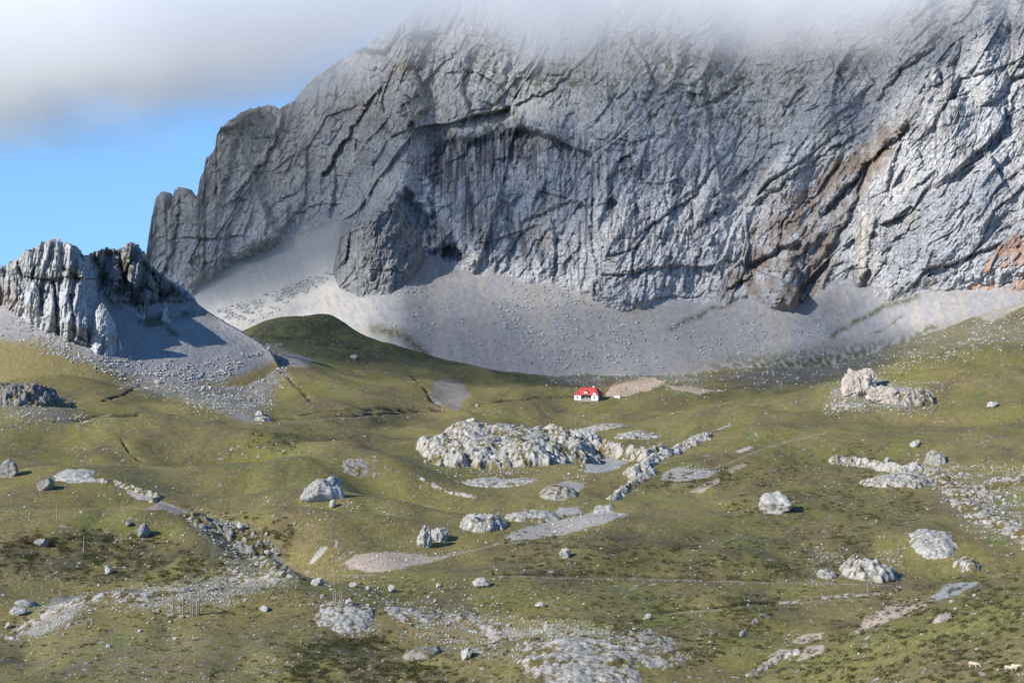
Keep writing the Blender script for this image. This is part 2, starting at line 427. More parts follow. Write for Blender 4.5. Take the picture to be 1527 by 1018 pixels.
# earth and stone-strewn ground, weaker
STREWN = [
 ([(130,545),(230,560),(310,530),(400,515),(440,530),(420,560),(400,600),(370,630),(300,600),(200,580)], GREY*0.62, 0.75, 8),
 ([(340,620),(380,615),(405,625),(380,632)], GREY, 0.5, 5),
 ([(0,590),(60,600),(110,610),(100,630),(0,620)], GREY*0.7, 0.45, 6),
 ([(280,765),(340,775),(400,800),(430,850),(390,880),(340,840),(300,800)], GREY*0.75, 0.4, 8),
 ([(150,885),(230,872),(330,862),(420,868),(330,890),(200,908)], GREY, 0.5, 6),
 ([(580,900),(700,905),(820,950),(960,960),(900,1000),(700,980),(600,940)], GREY*0.7, 0.3, 14),
 ([(1370,710),(1440,700),(1527,715),(1527,800),(1460,790),(1400,750)], GREY*0.75, 0.35, 14),
 ([(1060,560),(1200,535),(1280,520),(1340,515),(1270,560),(1150,575)], GREY*0.5, 0.6, 10),
 ([(800,560),(900,550),(1050,550),(1050,572),(950,566),(850,575)], GREY*0.55, 0.6, 6),
 ([(1240,580),(1300,560),(1390,590),(1360,610),(1240,605)], GREY*0.95, 0.5, 6),
 ([(1330,500),(1450,470),(1527,480),(1527,510),(1400,520),(1300,545)], GREY*0.75, 0.4, 8),
 ([(0,945),(200,930),(420,960),(380,1018),(0,1018)], GREY*0.7, 0.22, 18),
]
DARKG = [   # dark heather and low dwarf shrub cover, plus shade painted on the green hill
 ([(0,800),(120,790),(260,810),(330,840),(300,870),(150,870),(0,850)], 0.75, 10),
 ([(270,770),(330,790),(400,850),(350,870),(300,830)], 0.6, 10),
 ([(700,800),(900,790),(1100,800),(1300,810),(1300,860),(1000,875),(740,862)], 0.45, 14),
 ([(1060,700),(1200,660),(1350,690),(1400,780),(1250,810),(1100,780)], 0.35, 25),
 ([(450,960),(560,950),(640,985),(700,1018),(440,1018)], 0.7, 12),
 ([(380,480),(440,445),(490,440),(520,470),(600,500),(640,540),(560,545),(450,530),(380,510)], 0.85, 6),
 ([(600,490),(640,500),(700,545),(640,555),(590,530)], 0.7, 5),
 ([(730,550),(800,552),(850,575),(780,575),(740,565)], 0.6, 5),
 ([(1080,560),(1200,545),(1290,545),(1200,572),(1100,580)], 0.6, 8),
 ([(350,655),(420,650),(440,668),(380,668)], 0.5, 6),
 ([(120,650),(160,660),(215,690),(200,700),(150,680)], 0.55, 5),
 ([(1300,880),(1460,850),(1527,845),(1527,880),(1380,940),(1290,945)], 0.3, 6),
]
BANKS = [   # little broken earth banks: a step of bare dark soil
 ([(155,598),(182,588),(210,574)], 1.6), ([(85,627),(130,624),(170,619),(206,617)], 2.0),
 ([(398,625),(440,622),(470,614),(520,610),(600,611),(665,612)], 2.0), ([(615,560),(625,572),(640,590),(660,606)], 2.2),
 ([(705,603),(740,598),(800,592),(880,590)], 1.3), ([(410,545),(425,555),(440,575),(470,600)], 2.0), ([(340,555),(400,530),(415,525)], 1.0),
 ([(40,806),(100,815),(160,822),(240,835),(300,842)], 2.4), ([(400,800),(430,800),(440,790)], 2.0),
 ([(100,800),(150,805),(220,812)], 1.5), ([(740,854),(860,855),(960,856),(1050,862),(1160,864)], 1.6), ([(985,912),(1060,905),(1140,897),(1200,893)], 1.5),
 ([(340,500),(400,500),(490,515),(540,520)], 1.5), ([(500,620),(560,618),(620,613)], 1.2), ([(180,655),(195,672),(212,690)], 1.6),
 ([(690,690),(740,705),(800,712)], 0.8),
]
PATHS = [([(745,858),(820,861),(900,863),(1000,864),(1100,867),(1200,869),(1330,873)], 0.9), ([(980,915),(1060,910),(1150,901),(1210,896),(1300,893)], 0.8),
         ([(660,828),(700,822),(740,812),(790,806)], 0.9), ([(330,852),(420,860),(560,856)], 0.7), ([(400,635),(480,625),(560,620)],0.7),
         ([(60,624),(120,627),(210,619)], 0.6), ([(200,800),(120,790),(85,792)],0.5), ([(1230,645),(1150,665),(1060,700)],0.9)]

X, D, PX, PY = GX, GD, GPX, GPY
wpx = PX + 5 * noise2(X / 14, D / 30, 71) + 2.0 * noise2(X / 4, D / 8, 72)
wpy = PY + 2.2 * noise2(X / 14 + 9, D / 30, 73) + 0.9 * noise2(X / 4, D / 8 + 5, 74)
n1 = fbm2(X / 45, D / 90, 4, 81); n2 = fbm2(X / 9, D / 22, 4, 82); n3 = fbm2(X / 2.2, D / 5, 3, 83)
alb = np.broadcast_to(GREEN, X.shape + (3,)).astype(np.float32).copy()
alb = mixc(alb, OLIVE, np.clip(0.5 + 1.3 * n1 + 0.4 * n2, 0, 1))
alb = mixc(alb, BROWN, np.clip(0.08 + 1.2 * fbm2(X / 30 + 50, D / 50, 3, 84) + 0.5 * n2, 0, 0.8))
alb = mixc(alb, DGREEN, np.clip(0.9 * n2 + 1.3 * n3 - 0.15, 0, 0.75))
alb = mixc(alb, (0.14, 0.17, 0.045), np.clip(1.6 * fbm2(X / 25 + 30, D / 45, 3, 87) - 0.35, 0, 0.6))
alb = alb * (1 + 0.35 * fbm2(X / 0.9, D / 1.6, 2, 88) * ss(1300, 700, D))[..., None]
near = ss(900, 500, D)
alb = alb * (1 + 0.0 * near)[..., None]
for poly, k, soft in DARKG:
    m_ = poly_soft(poly, wpx, wpy, soft)
    if poly[0] in ((380, 480), (600, 490), (730, 550)): alb = mixc(alb, (0.050, 0.062, 0.028), m_ * k * np.clip(0.85 + n2, 0, 1))  # hill and its foot: cloud shade is also put into this darker green
    else: alb = mixc(alb, (0.078, 0.066, 0.038), 1.25 * m_ * k * np.clip(0.7 + 1.3 * n2 + 0.5 * n3, 0, 0.8))
for poly, c, k, soft in STREWN:
    m_ = poly_soft(poly, wpx, wpy, soft)
    alb = mixc(alb, c, m_ * np.clip(k + 0.9 * n3 + 0.4 * n2, 0, 1) * min(1, k * 1.6))
step = np.zeros(X.shape)
for pts, wd in BANKS:
    x0 = min(p[0] for p in pts) - 15; x1 = max(p[0] for p in pts) + 15; y0 = min(p[1] for p in pts) - 15; y1 = max(p[1] for p in pts) + 15
    s_ = (PX > x0) & (PX < x1) & (PY > y0) & (PY < y1)
    d = stroke(pts, wd * 1.0, wpx[s_], wpy[s_]); brk = np.clip(0.75 + 1.5 * noise2(X[s_] / 9, D[s_] / 9, 90), 0, 1)
    step[s_] = np.maximum(step[s_], d * brk)
    a_ = alb[s_]; alb[s_] = mixc(a_, (0.060, 0.040, 0.028), np.clip(d * 1.2 * brk, 0, 0.9))
for poly, c, k, soft in BEDS:
    if k <= 0: continue
    m_ = poly_soft(poly, wpx, wpy, soft)
    m_ = ss(0.30, 0.62, m_ + 0.7 * n3 * (m_ < 0.98) + 0.25 * n2)
    alb = mixc(alb, c, np.clip(m_ * k, 0, 1)); alb = mixc(alb, c * 0.8, m_ * k * np.clip(n3 * 1.5, 0, 0.6))
for pts, wd in PATHS:
    x0 = min(p[0] for p in pts) - 15; x1 = max(p[0] for p in pts) + 15; y0 = min(p[1] for p in pts) - 15; y1 = max(p[1] for p in pts) + 15
    s_ = (PX > x0) & (PX < x1) & (PY > y0) & (PY < y1)
    d = stroke(pts, wd, PX[s_] + 1.5 * noise2(X[s_] / 20, D[s_] / 20, 91), PY[s_] + 1.0 * noise2(X[s_] / 20, D[s_] / 20, 92))
    alb[s_] = mixc(alb[s_], (0.26, 0.22, 0.16), np.clip(d, 0, 0.8))
GZ = GZ0 - step * 1.6
V = np.stack([X, D, GZ], -1).reshape(-1, 3)
mesh_obj('ground', V, grid_faces(NR, NC), M_ground, alb=alb.reshape(-1, 3), smooth=True)['kind'] = 'structure'

# the same ground carried on: round the viewer and out to the horizon
def skirt(name, xs, ys, inner=None):
    XX, YY = np.meshgrid(xs, ys); ZZ = height(XX, YY, False)
    P = CX + F * XX / np.maximum(YY, 60)
    cover = (YY > 228) & (YY < 2420) & (P > -400) & (P < 1930)
    ZZ = np.where(cover, ZZ - 2.5, ZZ); ZZ = np.where(YY > 2600, ZZ - 60 * ss(2600, 5000, YY), ZZ)
    a = np.broadcast_to(GREEN * 0.9, XX.shape + (3,)).reshape(-1, 3)
    mesh_obj(name, np.stack([XX, YY, ZZ], -1).reshape(-1, 3), grid_faces(*XX.shape), M_ground, alb=a, smooth=True)['kind'] = 'structure'
skirt('surrounding_ground', np.concatenate([np.linspace(-30000, -1500, 20), np.linspace(-1400, 1400, 281), np.linspace(1500, 30000, 20)]),
      np.concatenate([np.linspace(-3000, -60, 15), np.linspace(-40, 2600, 265), np.linspace(2800, 50000, 30)]))

# ---------------------------------------------------------------- mountains: walls and scree, seen rock face by rock face
LIME = np.array((0.475, 0.475, 0.475)); WARM = np.array((0.42, 0.37, 0.30)); RUST = np.array((0.36, 0.22, 0.14)); BRN = np.array((0.20, 0.158, 0.128))
STAIN = np.array((0.115, 0.115, 0.13)); VEG = np.array((0.125, 0.125, 0.07)); SCR = np.array((0.31, 0.30, 0.295))

def blur1(a, n, axis):
    k = np.hanning(n + 2)[1:-1]; k /= k.sum()
    pad = [(0, 0), (0, 0)]; pad[axis] = (n // 2, n - 1 - n // 2)
    p = np.pad(a, pad, 'edge'); out = 0
    for i, wt in enumerate(k):
        out = out + wt * (p[i:i + a.shape[0], :] if axis == 0 else p[:, i:i + a.shape[1]])
    return out

class Depth:
    """distance of a rock face for every photo direction, built up from the foot by its steepness"""
    def __init__(s, x0, x1, y0, y1, st, foot_y, foot_d, steep, bl=9, fb=0):
        s.x0, s.y0, s.st = x0, y0, st
        s.px = np.arange(x0, x1 + st, st); s.py = np.arange(y0, y1 + st, st)
        P, Q = np.meshgrid(s.px, s.py)
        S = steep(P, Q); S = blur1(blur1(S, bl, 0), bl, 1)
        S = np.where(Q > foot_y(P), 30.0, S)
        a = (HY - Q) / F
        da = st / F
        inc = da / np.maximum(S - a, 0.12)
        cum = np.cumsum(inc[::-1], 0)[::-1]
        L = np.log(foot_d(P)) + cum
        s.L = blur1(L, max(fb, 2 * bl + 1), 1)
    def __call__(s, px, py):
        fx = np.clip((np.asarray(px, float) - s.x0) / s.st, 0, len(s.px) - 1.001); fy = np.clip((np.asarray(py, float) - s.y0) / s.st, 0, len(s.py) - 1.001)
        i = fx.astype(int); j = fy.astype(int); u = fx - i; v = fy - j; L = s.L
        return np.exp((L[j, i] * (1 - u) + L[j, i + 1] * u) * (1 - v) + (L[j + 1, i] * (1 - u) + L[j + 1, i + 1] * u) * v)

def rockrelief(P, Q, d, seed, sc=1.0, lean=0.35):
    """breaking-up of a face in metres (away from the viewer positive); d = typical distance"""
    x = (P - CX) * d / F; z = (HY - Q) * d / F
    wx = x + 8 * sc * fbm2(x / (60 * sc), z / (80 * sc), 2, seed + 3); wz = z + 8 * sc * fbm2(x / (60 * sc) + 7, z / (80 * sc), 2, seed + 5)
    ln = lean + (0.38 * ss(950, 1350, P) if sc == 1.0 else 0)
    u = wx - ln * (wz - 120); v = wz
    r = -11 * fbm2(u / 120 / sc, v / 200 / sc, 3, seed + 7, 0.5, True)
    a, e = facets2(u / 125 / sc + 3, v / 170 / sc, seed + 29, 1.0, 0.30); r = r + (30 if sc > 0.5 else 12) * a * ss(0, 0.06, e + 0.03)
    a, e = facets2(u / 62 / sc + 1, v / 100 / sc + 2, seed + 28, 1.1, 0.35); r = r + 10 * a
    a, e = facets2(u / 34 / sc, v / 60 / sc, seed + 9, 1.2, 0.45); r = r + 4.8 * a + 0.8 * ss(0.08, 0, e)
    a, e2 = facets2(u / 17 / sc + 5, v / 34 / sc, seed + 10, 1.3, 0.5); r = r + 3.4 * a + 0.9 * ss(0.10, 0, e2)
    a, e3 = facets2(u / 6.5 / sc + 9, v / 11 / sc + 3, seed + 11, 1.4, 0.5); r = r + 1.9 * a + 0.9 * ss(0.12, 0, e3)
    r = r + 3.0 * fbm2(u / 13 / sc, v / 17 / sc, 5, seed + 15, 0.62) + 1.3 * fbm2(u / 5 / sc, v / 30 / sc, 3, seed + 19, 0.6, True) - 1.1 * fbm2(u / 3.5 / sc + 4, v / 5 / sc, 2, seed + 23, 0.6, True)
    return r * sc

def face(name, cols, top, bot, nr, depth, color, material, back=60, kind='structure', rag=2.0, rag_len=6.0, seed=1, mat2=None):
    """one closed rock body: front surface between its foot and its skyline, ridge, and a back running down behind"""
    cols = np.asarray(cols, float)
    if callable(rag): rag = rag(cols)
    tp = top(cols) + rag * fbm2(cols / rag_len, cols * 0 + seed, 4, seed + 60, 0.65) - rag * np.abs(noise2(cols / (rag_len * .6), cols * 0 + 3.3, seed + 61))
    bt = bot(cols)
    tp = np.minimum(tp, bt - 0.5)
    t = np.linspace(0, 1, nr)[:, None]
    P = np.broadcast_to(cols, (nr, len(cols))); Q = bt + (tp - bt) * t
    Yd = depth(P, Q)
    V = np.stack([(P - CX) * Yd / F, Yd, (HY - Q) * Yd / F], -1)
    C = color(P, Q, V)
    # back
    ridge = V[-1]; rows = []
    for k, (dy, f_) in enumerate(((0.12, 0.0), (0.4, 0.12), (1.0, 0.5), (1.5, 1.05))):
        b = ridge.copy(); b[:, 1] += back * dy; b[:, 2] = ridge[:, 2] * (1 - f_) + V[0, :, 2] * f_ + (1.5 if k == 0 else 0) * 0
        rows.append(b)
    V = np.concatenate([V, np.stack(rows)], 0); C = np.concatenate([C, np.repeat(C[-1:], 4, 0)], 0)
    o = mesh_obj(name, V.reshape(-1, 3), grid_faces(V.shape[0], V.shape[1]), material, alb=C.reshape(-1, 3), smooth=True)
    if kind: o['kind'] = kind
    if mat2:
        o.data.materials.append(mat2[0]); rk = mat2[1](P, Q)
        fi = np.ones((V.shape[0] - 1, V.shape[1] - 1), np.int32); fi[:nr - 1] = (rk[:-1, :-1] < 0.5); fi[nr - 1:] = 0
        o.data.polygons.foreach_set('material_index', fi.ravel())
    return o

def line(pts): 
    p = np.array(pts, float); return lambda x: np.interp(x, p[:, 0], p[:, 1])

# --- the great wall
W_TOP = line([(200,430),(214,400),(219,375),(222,350),(227,322),(232,298),(236,290),(243,288),(247,292),(250,316),(254,312),(258,292),(261,285),(266,281),(272,282),(280,289),(288,298),(292,300),(296,284),(298,268),(304,255),(307,240),(315,230),(321,224),(323,204),(330,190),(345,180),(360,168),(375,163),(400,158),(408,158),(414,166),(425,158),(440,150),(460,125),(500,95),(560,60),(620,20),(700,-30),(800,-60),(1000,-70),(1300,-60),(1450,-60),(1700,-100)])
CL = line([(200,440),(285,440),(300,427),(340,397),(400,372),(440,352),(490,330),(520,334),(560,380),(600,400),(630,385),(655,388),(675,398),(700,407),(750,414),(800,426),(850,431),(880,445),(900,457),(930,465),(960,460),(1000,450),(1050,452),(1080,456),(1120,440),(1150,463),(1180,465),(1200,452),(1250,427),(1290,416),(1320,440),(1400,435),(1450,430),(1700,400)])
FT = line([(200,560),(300,530),(480,500),(560,520),(650,556),(780,566),(900,560),(1050,556),(1200,548),(1300,535),(1400,515),(1500,500),(1700,490)])
FD = line([(200,2300),(450,2280),(600,2160),(800,2140),(1100,2100),(1250,2040),(1400,1960),(1700,1900)])

def steep_main(P, Q):
    c = CL(P)
    n = noise2(P / 60, Q / 50, 201)
    S = np.where(Q > c, 0.60, 2.6)
    S = np.where((Q <= c) & (Q < c - 130), 1.9, S)
    S = np.where((Q <= c) & (P < 520), 2.4, S)
    S = S * np.where(Q <= c, np.exp(0.5 * n), 1)
    slab = poly_soft([(470,330),(520,290),(560,250),(620,215),(680,180),(760,150),(850,140),(900,170),(800,190),(700,200),(650,215),(610,260),(560,320),(510,332)], P, Q, 12)
    S = S * (1 - slab) + 0.95 * slab
    rampb = poly_soft([(1040,458),(1100,400),(1150,350),(1200,310),(1260,250),(1310,200),(1372,150),(1350,215),(1290,290),(1240,345),(1180,400),(1120,460)], P, Q, 10)
    S = S * (1 - rampb) + 1.05 * rampb
    return S
MAIN = Depth(190, 1712, -120, 620, 2, FT, FD, steep_main)

GUL = [  # clefts (positive: cut back) and ribs (negative): photo line, half-width, metres
 ([(562,135),(530,185),(500,235),(482,262)], 4, 26), ([(500,262),(497,300),(494,325)], 4, 18), ([(440,318),(475,305),(505,303)], 2.5, 8),
 ([(420,185),(395,240),(370,270),(345,300)], 3.5, 18), ([(360,170),(352,215),(340,260),(330,290)], 5, 18), ([(325,210),(330,260),(322,300)], 6, -16),
 ([(300,290),(305,350),(300,430)], 3, 12), ([(395,300),(400,340),(395,370)], 3, 10), ([(430,310),(425,350)], 3, 9), ([(340,340),(330,400)], 3, 12), ([(268,300),(262,360),(240,420)], 3, 12),
 ([(249,300),(246,340)], 3, 12), ([(890,70),(850,110),(820,135),(770,155),(700,178)], 2.2, 12), ([(940,60),(965,95),(975,130),(960,150)], 4, 14),
 ([(700,90),(690,130),(700,165)], 5, 16), ([(720,80),(705,120),(715,165)], 8, -16), ([(640,60),(620,110),(640,160),(610,190)], 5, 14), ([(590,90),(560,130),(565,190),(550,240)], 7, -14),
 ([(945,225),(920,240),(908,275)], 5, 12), ([(1052,262),(1040,288),(1005,312),(968,338),(948,372),(938,405)], 3.2, 12), ([(1090,298),(1068,315),(1045,333)], 4, 12), ([(990,288),(996,312)], 3, 8),
 ([(1035,395),(1045,370),(1070,362)], 2.5, 7), ([(640,300),(650,345),(645,385)], 4, 14), ([(625,300),(632,350),(628,385)], 4, -9), ([(660,330),(668,380)], 4, -8), ([(755,330),(762,380),(750,415)], 5, 14), ([(825,330),(830,380),(826,425)], 4, 10),
 ([(885,300),(880,350),(890,400),(885,450)], 3.5, 9), ([(780,330),(850,300),(880,310)], 5, 10), ([(1160,30),(1240,90),(1260,130)], 5, 12), ([(1280,60),(1250,110),(1240,150)], 6, 16), ([(1390,70),(1340,110),(1310,150)], 5, 14),
 ([(1355,80),(1320,120)], 5, -10), ([(1000,180),(1080,150),(1120,120)], 6, -8), ([(1100,130),(1060,150),(1040,160)], 3, 7), ([(1270,185),(1270,205),(1240,220)], 3, 8), ([(1150,200),(1145,250)], 3, 7), ([(1060,200),(1055,255)], 3, 7),
 ([(820,60),(800,110)], 4, 8), ([(760,80),(750,130)], 3, 8), ([(870,200),(930,220),(980,200)], 3, 6), ([(680,75),(600,160)], 3, 8),
 ([(1130,392),(1160,370),(1195,366)], 9, 26), ([(1085,430),(1120,410)], 5, 12), ([(1215,300),(1170,335),(1130,380)], 5, -12), ([(1250,215),(1180,265),(1130,300)], 4, 8), ([(1225,345),(1175,385),(1150,462)], 7, -22), ([(1262,355),(1235,400),(1215,448)], 6, -18), ([(1350,190),(1290,250),(1225,320)], 8, 26), ([(1290,262),(1262,330),(1232,372)], 5, 18),
]
OVER = [(648,215),(665,205),(700,206),(745,198),(775,190),(792,200),(786,232),(755,255),(735,300),(715,345),(690,335),(668,300),(640,262)]
CAVE = [(656,392),(660,376),(668,366),(680,368),(690,382),(692,400),(678,400)]

def depth_main(P, Q):
    c = CL(P) + 5 * noise2(P / 12, Q / 12, 205) + 3 * noise2(P / 4, Q / 4, 206)
    rock = ss(-2, 6, c - Q)
    d = MAIN(P, Q)
    r = rockrelief(P, Q, 2350, 210)
    for pts, wd, amt in GUL:
        xs = [p[0] for p in pts]; ys = [p[1] for p in pts]
        m = (P > min(xs) - 7 * wd) & (P < max(xs) + 7 * wd) & (Q > min(ys) - 7 * wd) & (Q < max(ys) + 7 * wd)
        if m.any():
            wob = 3.5 * noise2(P[m] / 16, Q[m] / 16, 208) + 1.5 * noise2(P[m] / 4, Q[m] / 4, 209)
            q_, w_ = P[m] + wob, Q[m] + wob
            d_ = seg_dist(pts, q_, w_); lx = line(sorted([(b_, a_) for a_, b_ in pts])); side = np.where(abs(ys[-1] - ys[0]) > 0.4 * abs(xs[-1] - xs[0]), q_ - lx(w_), w_ - line(sorted(pts))(q_))
            fo = np.clip(1 - d_ / (4.5 * wd), 0, 1)
            r[m] += amt * 0.7 * fo * fo * ss(-0.7 * wd, 0.7 * wd, side) - amt * 0.35 * fo * fo + 0.25 * amt * np.exp(-(d_ / (wd * 0.5)) ** 2)
    wp = P + 6 * noise2(P / 14, Q / 14, 207); wq = Q + 6 * noise2(P / 14, Q / 14, 209)
    r = r + 20 * poly_soft(OVER, wp + 6 * noise2(P / 6, Q / 6, 214), wq, 16) * ss(345, 225, Q)
    r = r + 24 * poly_soft(CAVE, P + 3 * noise2(P / 5, Q / 5, 216), Q + 3 * noise2(P / 5, Q / 5, 217), 3) * ss(402, 380, Q)
    r = r + 30 * poly_soft([(590,405),(585,330),(592,305),(604,285),(622,300),(650,345),(655,392),(625,408)], wp, wq, 10)
    x = (P - CX) * 2250 / F; z = (HY - Q) * 2250 / F
    scr = 0.8 * fbm2(x / 16, z / 10, 3, 220) + 0.5 * np.maximum(0, fbm2(x / 3, z / 2, 2, 225)) - 0.8 * fbm2((x + 0.4 * z + 12 * noise2(x / 40, z / 40, 229)) / 60, z / 120, 3, 228, 0.5)
    return d + rock * r * (0.25 + 0.75 * ss(0, 22, c - Q)) + (1 - rock) * scr

def color_main(P, Q, V):
    x = (P - CX) * 2350 / F; z = (HY - Q) * 2350 / F
    c = CL(P) + 5 * noise2(P / 12, Q / 12, 205) + 3 * noise2(P / 4, Q / 4, 206)
    rock = ss(-1, 4, c - Q)
    n1 = fbm2(x / 60, z / 60, 4, 231); n2 = fbm2(x / 12, z / 20, 4, 232); n3 = fbm2(x / 4, z / 5, 3, 233)
    C = np.broadcast_to(LIME, P.shape + (3,)).astype(np.float32).copy()
    C = mixc(C, WARM, np.clip(0.02 + 0.9 * n1, 0, 0.4))
    C = C * (1 + 0.22 * n2 + 0.15 * n3)[..., None]
    fine = fbm2((x - 0.3 * z) / 2.6, z / 6, 3, 244, 0.65, True); C = mixc(C, STAIN * 1.2, np.clip((fine - 0.46) * 3.0, 0, 0.55) * (1 - 0.5 * ss(600, 450, P)))
    sl_ = poly_soft([(470,330),(520,290),(560,250),(620,215),(680,180),(760,150),(850,140),(900,170),(800,190),(700,200),(650,215),(610,260),(560,320),(510,332)], P + 10 * n2, Q + 10 * n2, 9)
    C = mixc(C, (0.52, 0.50, 0.465), sl_ * np.clip(0.65 + n2, 0, 1))  # slab paled as dusty rock, with its sunlit brightness put into the colour
    lf = ss(520, 400, P); C = mixc(C, WARM * 1.1, lf * 0.3)
    streak = fbm2(x / 3.2, z / 45, 3, 235) + 0.5 * fbm2(x / 12, z / 60, 2, 236)
    reg = 0.15 + 0.85 * poly_soft([(600,250),(700,195),(800,185),(950,220),(1080,260),(1060,380),(960,450),(880,450),(760,420),(640,390)], P, Q, 30)
    C = mixc(C, STAIN, np.clip((streak - 0.08) * 3.2, 0, 0.8) * reg)
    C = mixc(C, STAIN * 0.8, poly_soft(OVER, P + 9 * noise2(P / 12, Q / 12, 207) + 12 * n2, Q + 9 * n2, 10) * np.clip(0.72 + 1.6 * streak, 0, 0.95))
    for pts, wd, col_, k in [([(790,255),(765,285),(735,315)], 7, WARM * 0.9, .8), ([(815,315),(825,345),(815,365)], 12, WARM * 0.9, .6), ([(600,95),(640,130),(625,165)], 22, WARM * 0.85, .7),
                          ([(300,330),(300,430)], 5, (0.46, 0.38, 0.28), .8), ([(590,280),(570,310)], 10, (0.46, 0.40, 0.32), .6), ([(255,310),(240,380)], 9, WARM, .6), ([(610,60),(640,80)], 25, WARM * 0.8, .6),
                          ([(330,240),(320,290)], 9, WARM, .6), ([(350,425),(365,405)], 6, WARM * 0.8, .7), ([(700,385),(730,408)], 9, WARM, .5), ([(1285,385),(1288,415)], 6, (0.46, 0.40, 0.32), .8)]:
        C = mixc(C, col_, stroke(pts, wd, P, Q) * k * np.clip(0.7 + 1.5 * n2, 0, 1))
    rb = poly_soft([(1060,450),(1100,400),(1120,345),(1180,312),(1260,235),(1300,200),(1372,155),(1352,215),(1300,280),(1250,345),(1240,420),(1180,462),(1120,460)], P + 14 * n2, Q + 14 * n2, 12)
    C = mixc(C, BRN, rb * np.clip(0.72 + 1.6 * n2 + 0.6 * n1, 0, 0.92))
    rb = stroke([(1180,300),(1240,262),(1290,235)], 8, P + 14 * n2, Q + 14 * n2); C = mixc(C, BRN, rb * 0.7)
    veg = np.clip((n2 + n3 * 0.6 - 0.14) * 3.0, 0, 0.75)
    vz = np.clip(poly_soft([(850,60),(1000,70),(1160,80),(1240,130),(1180,200),(1000,210),(860,160),(700,170),(760,130)], P, Q, 35) + 0.10, 0, 1)
    C = mixc(C, VEG, veg * vz)
    # scree
    S = np.broadcast_to(SCR, P.shape + (3,)).astype(np.float32).copy()
    fall = fbm2((x + 0.3 * z) / 7, z / 90, 3, 240)
    fall2 = fbm2(x / 5, (z + x * 0.3) / 5, 3, 241)
    S = mixc(S, WARM * 0.95, np.clip(fall * 1.4 + 0.1, 0, 0.55)) * (1 + 0.22 * fall2 + 0.12 * n3)[..., None]
    lowg = ss(45, 5, FT(P) - Q) * ss(950, 1150, P); S = mixc(S, VEG * 0.8, lowg * np.clip(0.7 + 2 * fall2, 0, 1))
    for pts, wd, k in [([(350,480),(400,450),(470,420),(490,405)], 6, .75), ([(390,425),(350,450)], 3, .4), ([(1000,490),(1060,460),(1090,455)], 4, .7), ([(1240,500),(1300,465),(1370,440)], 4, .85), ([(1350,510),(1395,485)], 4, .7), ([(560,490),(600,500),(630,525)], 9, .8), ([(1300,500),(1350,470)], 2, .6)]:
        S = mixc(S, VEG * 0.9, stroke(pts, wd, P + 5 * n2, Q + 5 * n2) * np.clip(k + 1.5 * fall2, 0, 1))
    S = mixc(S, np.array((0.50, 0.47, 0.42)), poly_soft([(285,440),(340,400),(440,350),(505,332),(505,430),(350,490),(300,490)], P, Q, 10) * np.clip(0.85 + 0.3 * fall, 0, 1))  # left scree paler and warmer: sunlight put into its colour
    S = S * (1 - 0.14 * ss(520, 620, P) * ss(1320, 1180, P))[..., None]  # middle scree darkened: its shade put into the colour
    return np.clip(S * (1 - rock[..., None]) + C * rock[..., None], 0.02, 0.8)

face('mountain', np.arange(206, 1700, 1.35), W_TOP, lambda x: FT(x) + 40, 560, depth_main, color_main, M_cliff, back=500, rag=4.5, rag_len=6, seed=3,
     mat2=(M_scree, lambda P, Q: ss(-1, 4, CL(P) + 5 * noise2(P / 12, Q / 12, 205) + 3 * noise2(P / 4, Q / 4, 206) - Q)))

def lump(name, x0, x1, top, bot, bulge, steepness, tint, base=MAIN, d0=2200, seed=1, sc=0.6, st=1.0, kind='structure', label=None, cat=None, m=None, centre=0.5, back=40, amp=1.0, brown=None, push=6.0):
    cols = np.arange(x0, x1 + st, st); tp = line(top); bt = line(bot)
    mid = x0 + (x1 - x0) * centre
    hgt = max(bt(c) - tp(c) for c in cols)
    def dep(P, Q):
        u = np.where(P < mid, (mid - P) / (mid - x0), (P - mid) / (x1 - mid)); u = np.clip(u, 0, 1)
        B = bt(P)
        yb = base(P, B) + 0.3 * push + bulge * 0.2 * (1 - np.sqrt(1 - u ** 2.2)) + bulge * 0.22 * u * np.clip((B - Q) / 60, 0, 1)
        up = (B - Q) * yb / F
        r = rockrelief(P, Q, d0, seed, sc)
        return yb + up / steepness + r * amp * ss(0, 0.25, 1 - u) * ss(-4, 25 * sc, B - Q)
    def colr(P, Q, V):
        x = (P - CX) * d0 / F; z = (HY - Q) * d0 / F
        n = fbm2(x / 12 / sc, z / 20 / sc, 4, seed + 31); n3 = fbm2(x / 3 / sc, z / 4 / sc, 3, seed + 32)
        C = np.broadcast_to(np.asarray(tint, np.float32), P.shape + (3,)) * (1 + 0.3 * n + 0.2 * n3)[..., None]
        st_ = fbm2(x / 3, z / 40, 3, seed + 33); C = mixc(C, STAIN, np.clip((st_ - 0.12) * 2.5, 0, 0.6))
        if brown is not None: C = mixc(C, brown, np.clip(0.3 + 2 * n, 0, 0.8))
        return np.clip(C, 0.02, 0.8)
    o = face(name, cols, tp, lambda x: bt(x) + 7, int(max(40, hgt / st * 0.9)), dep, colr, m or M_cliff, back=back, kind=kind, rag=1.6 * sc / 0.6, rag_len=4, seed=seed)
    if label: tag(o, label, cat)
    return o

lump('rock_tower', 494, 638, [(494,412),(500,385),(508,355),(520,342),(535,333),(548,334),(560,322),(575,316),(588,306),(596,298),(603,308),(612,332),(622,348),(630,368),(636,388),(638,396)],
     [(494,414),(505,432),(540,448),(582,441),(615,415),(638,398)], 70, 9.0, LIME * 0.52, d0=2280, seed=303, sc=0.48, amp=1.5, centre=0.40, back=60)
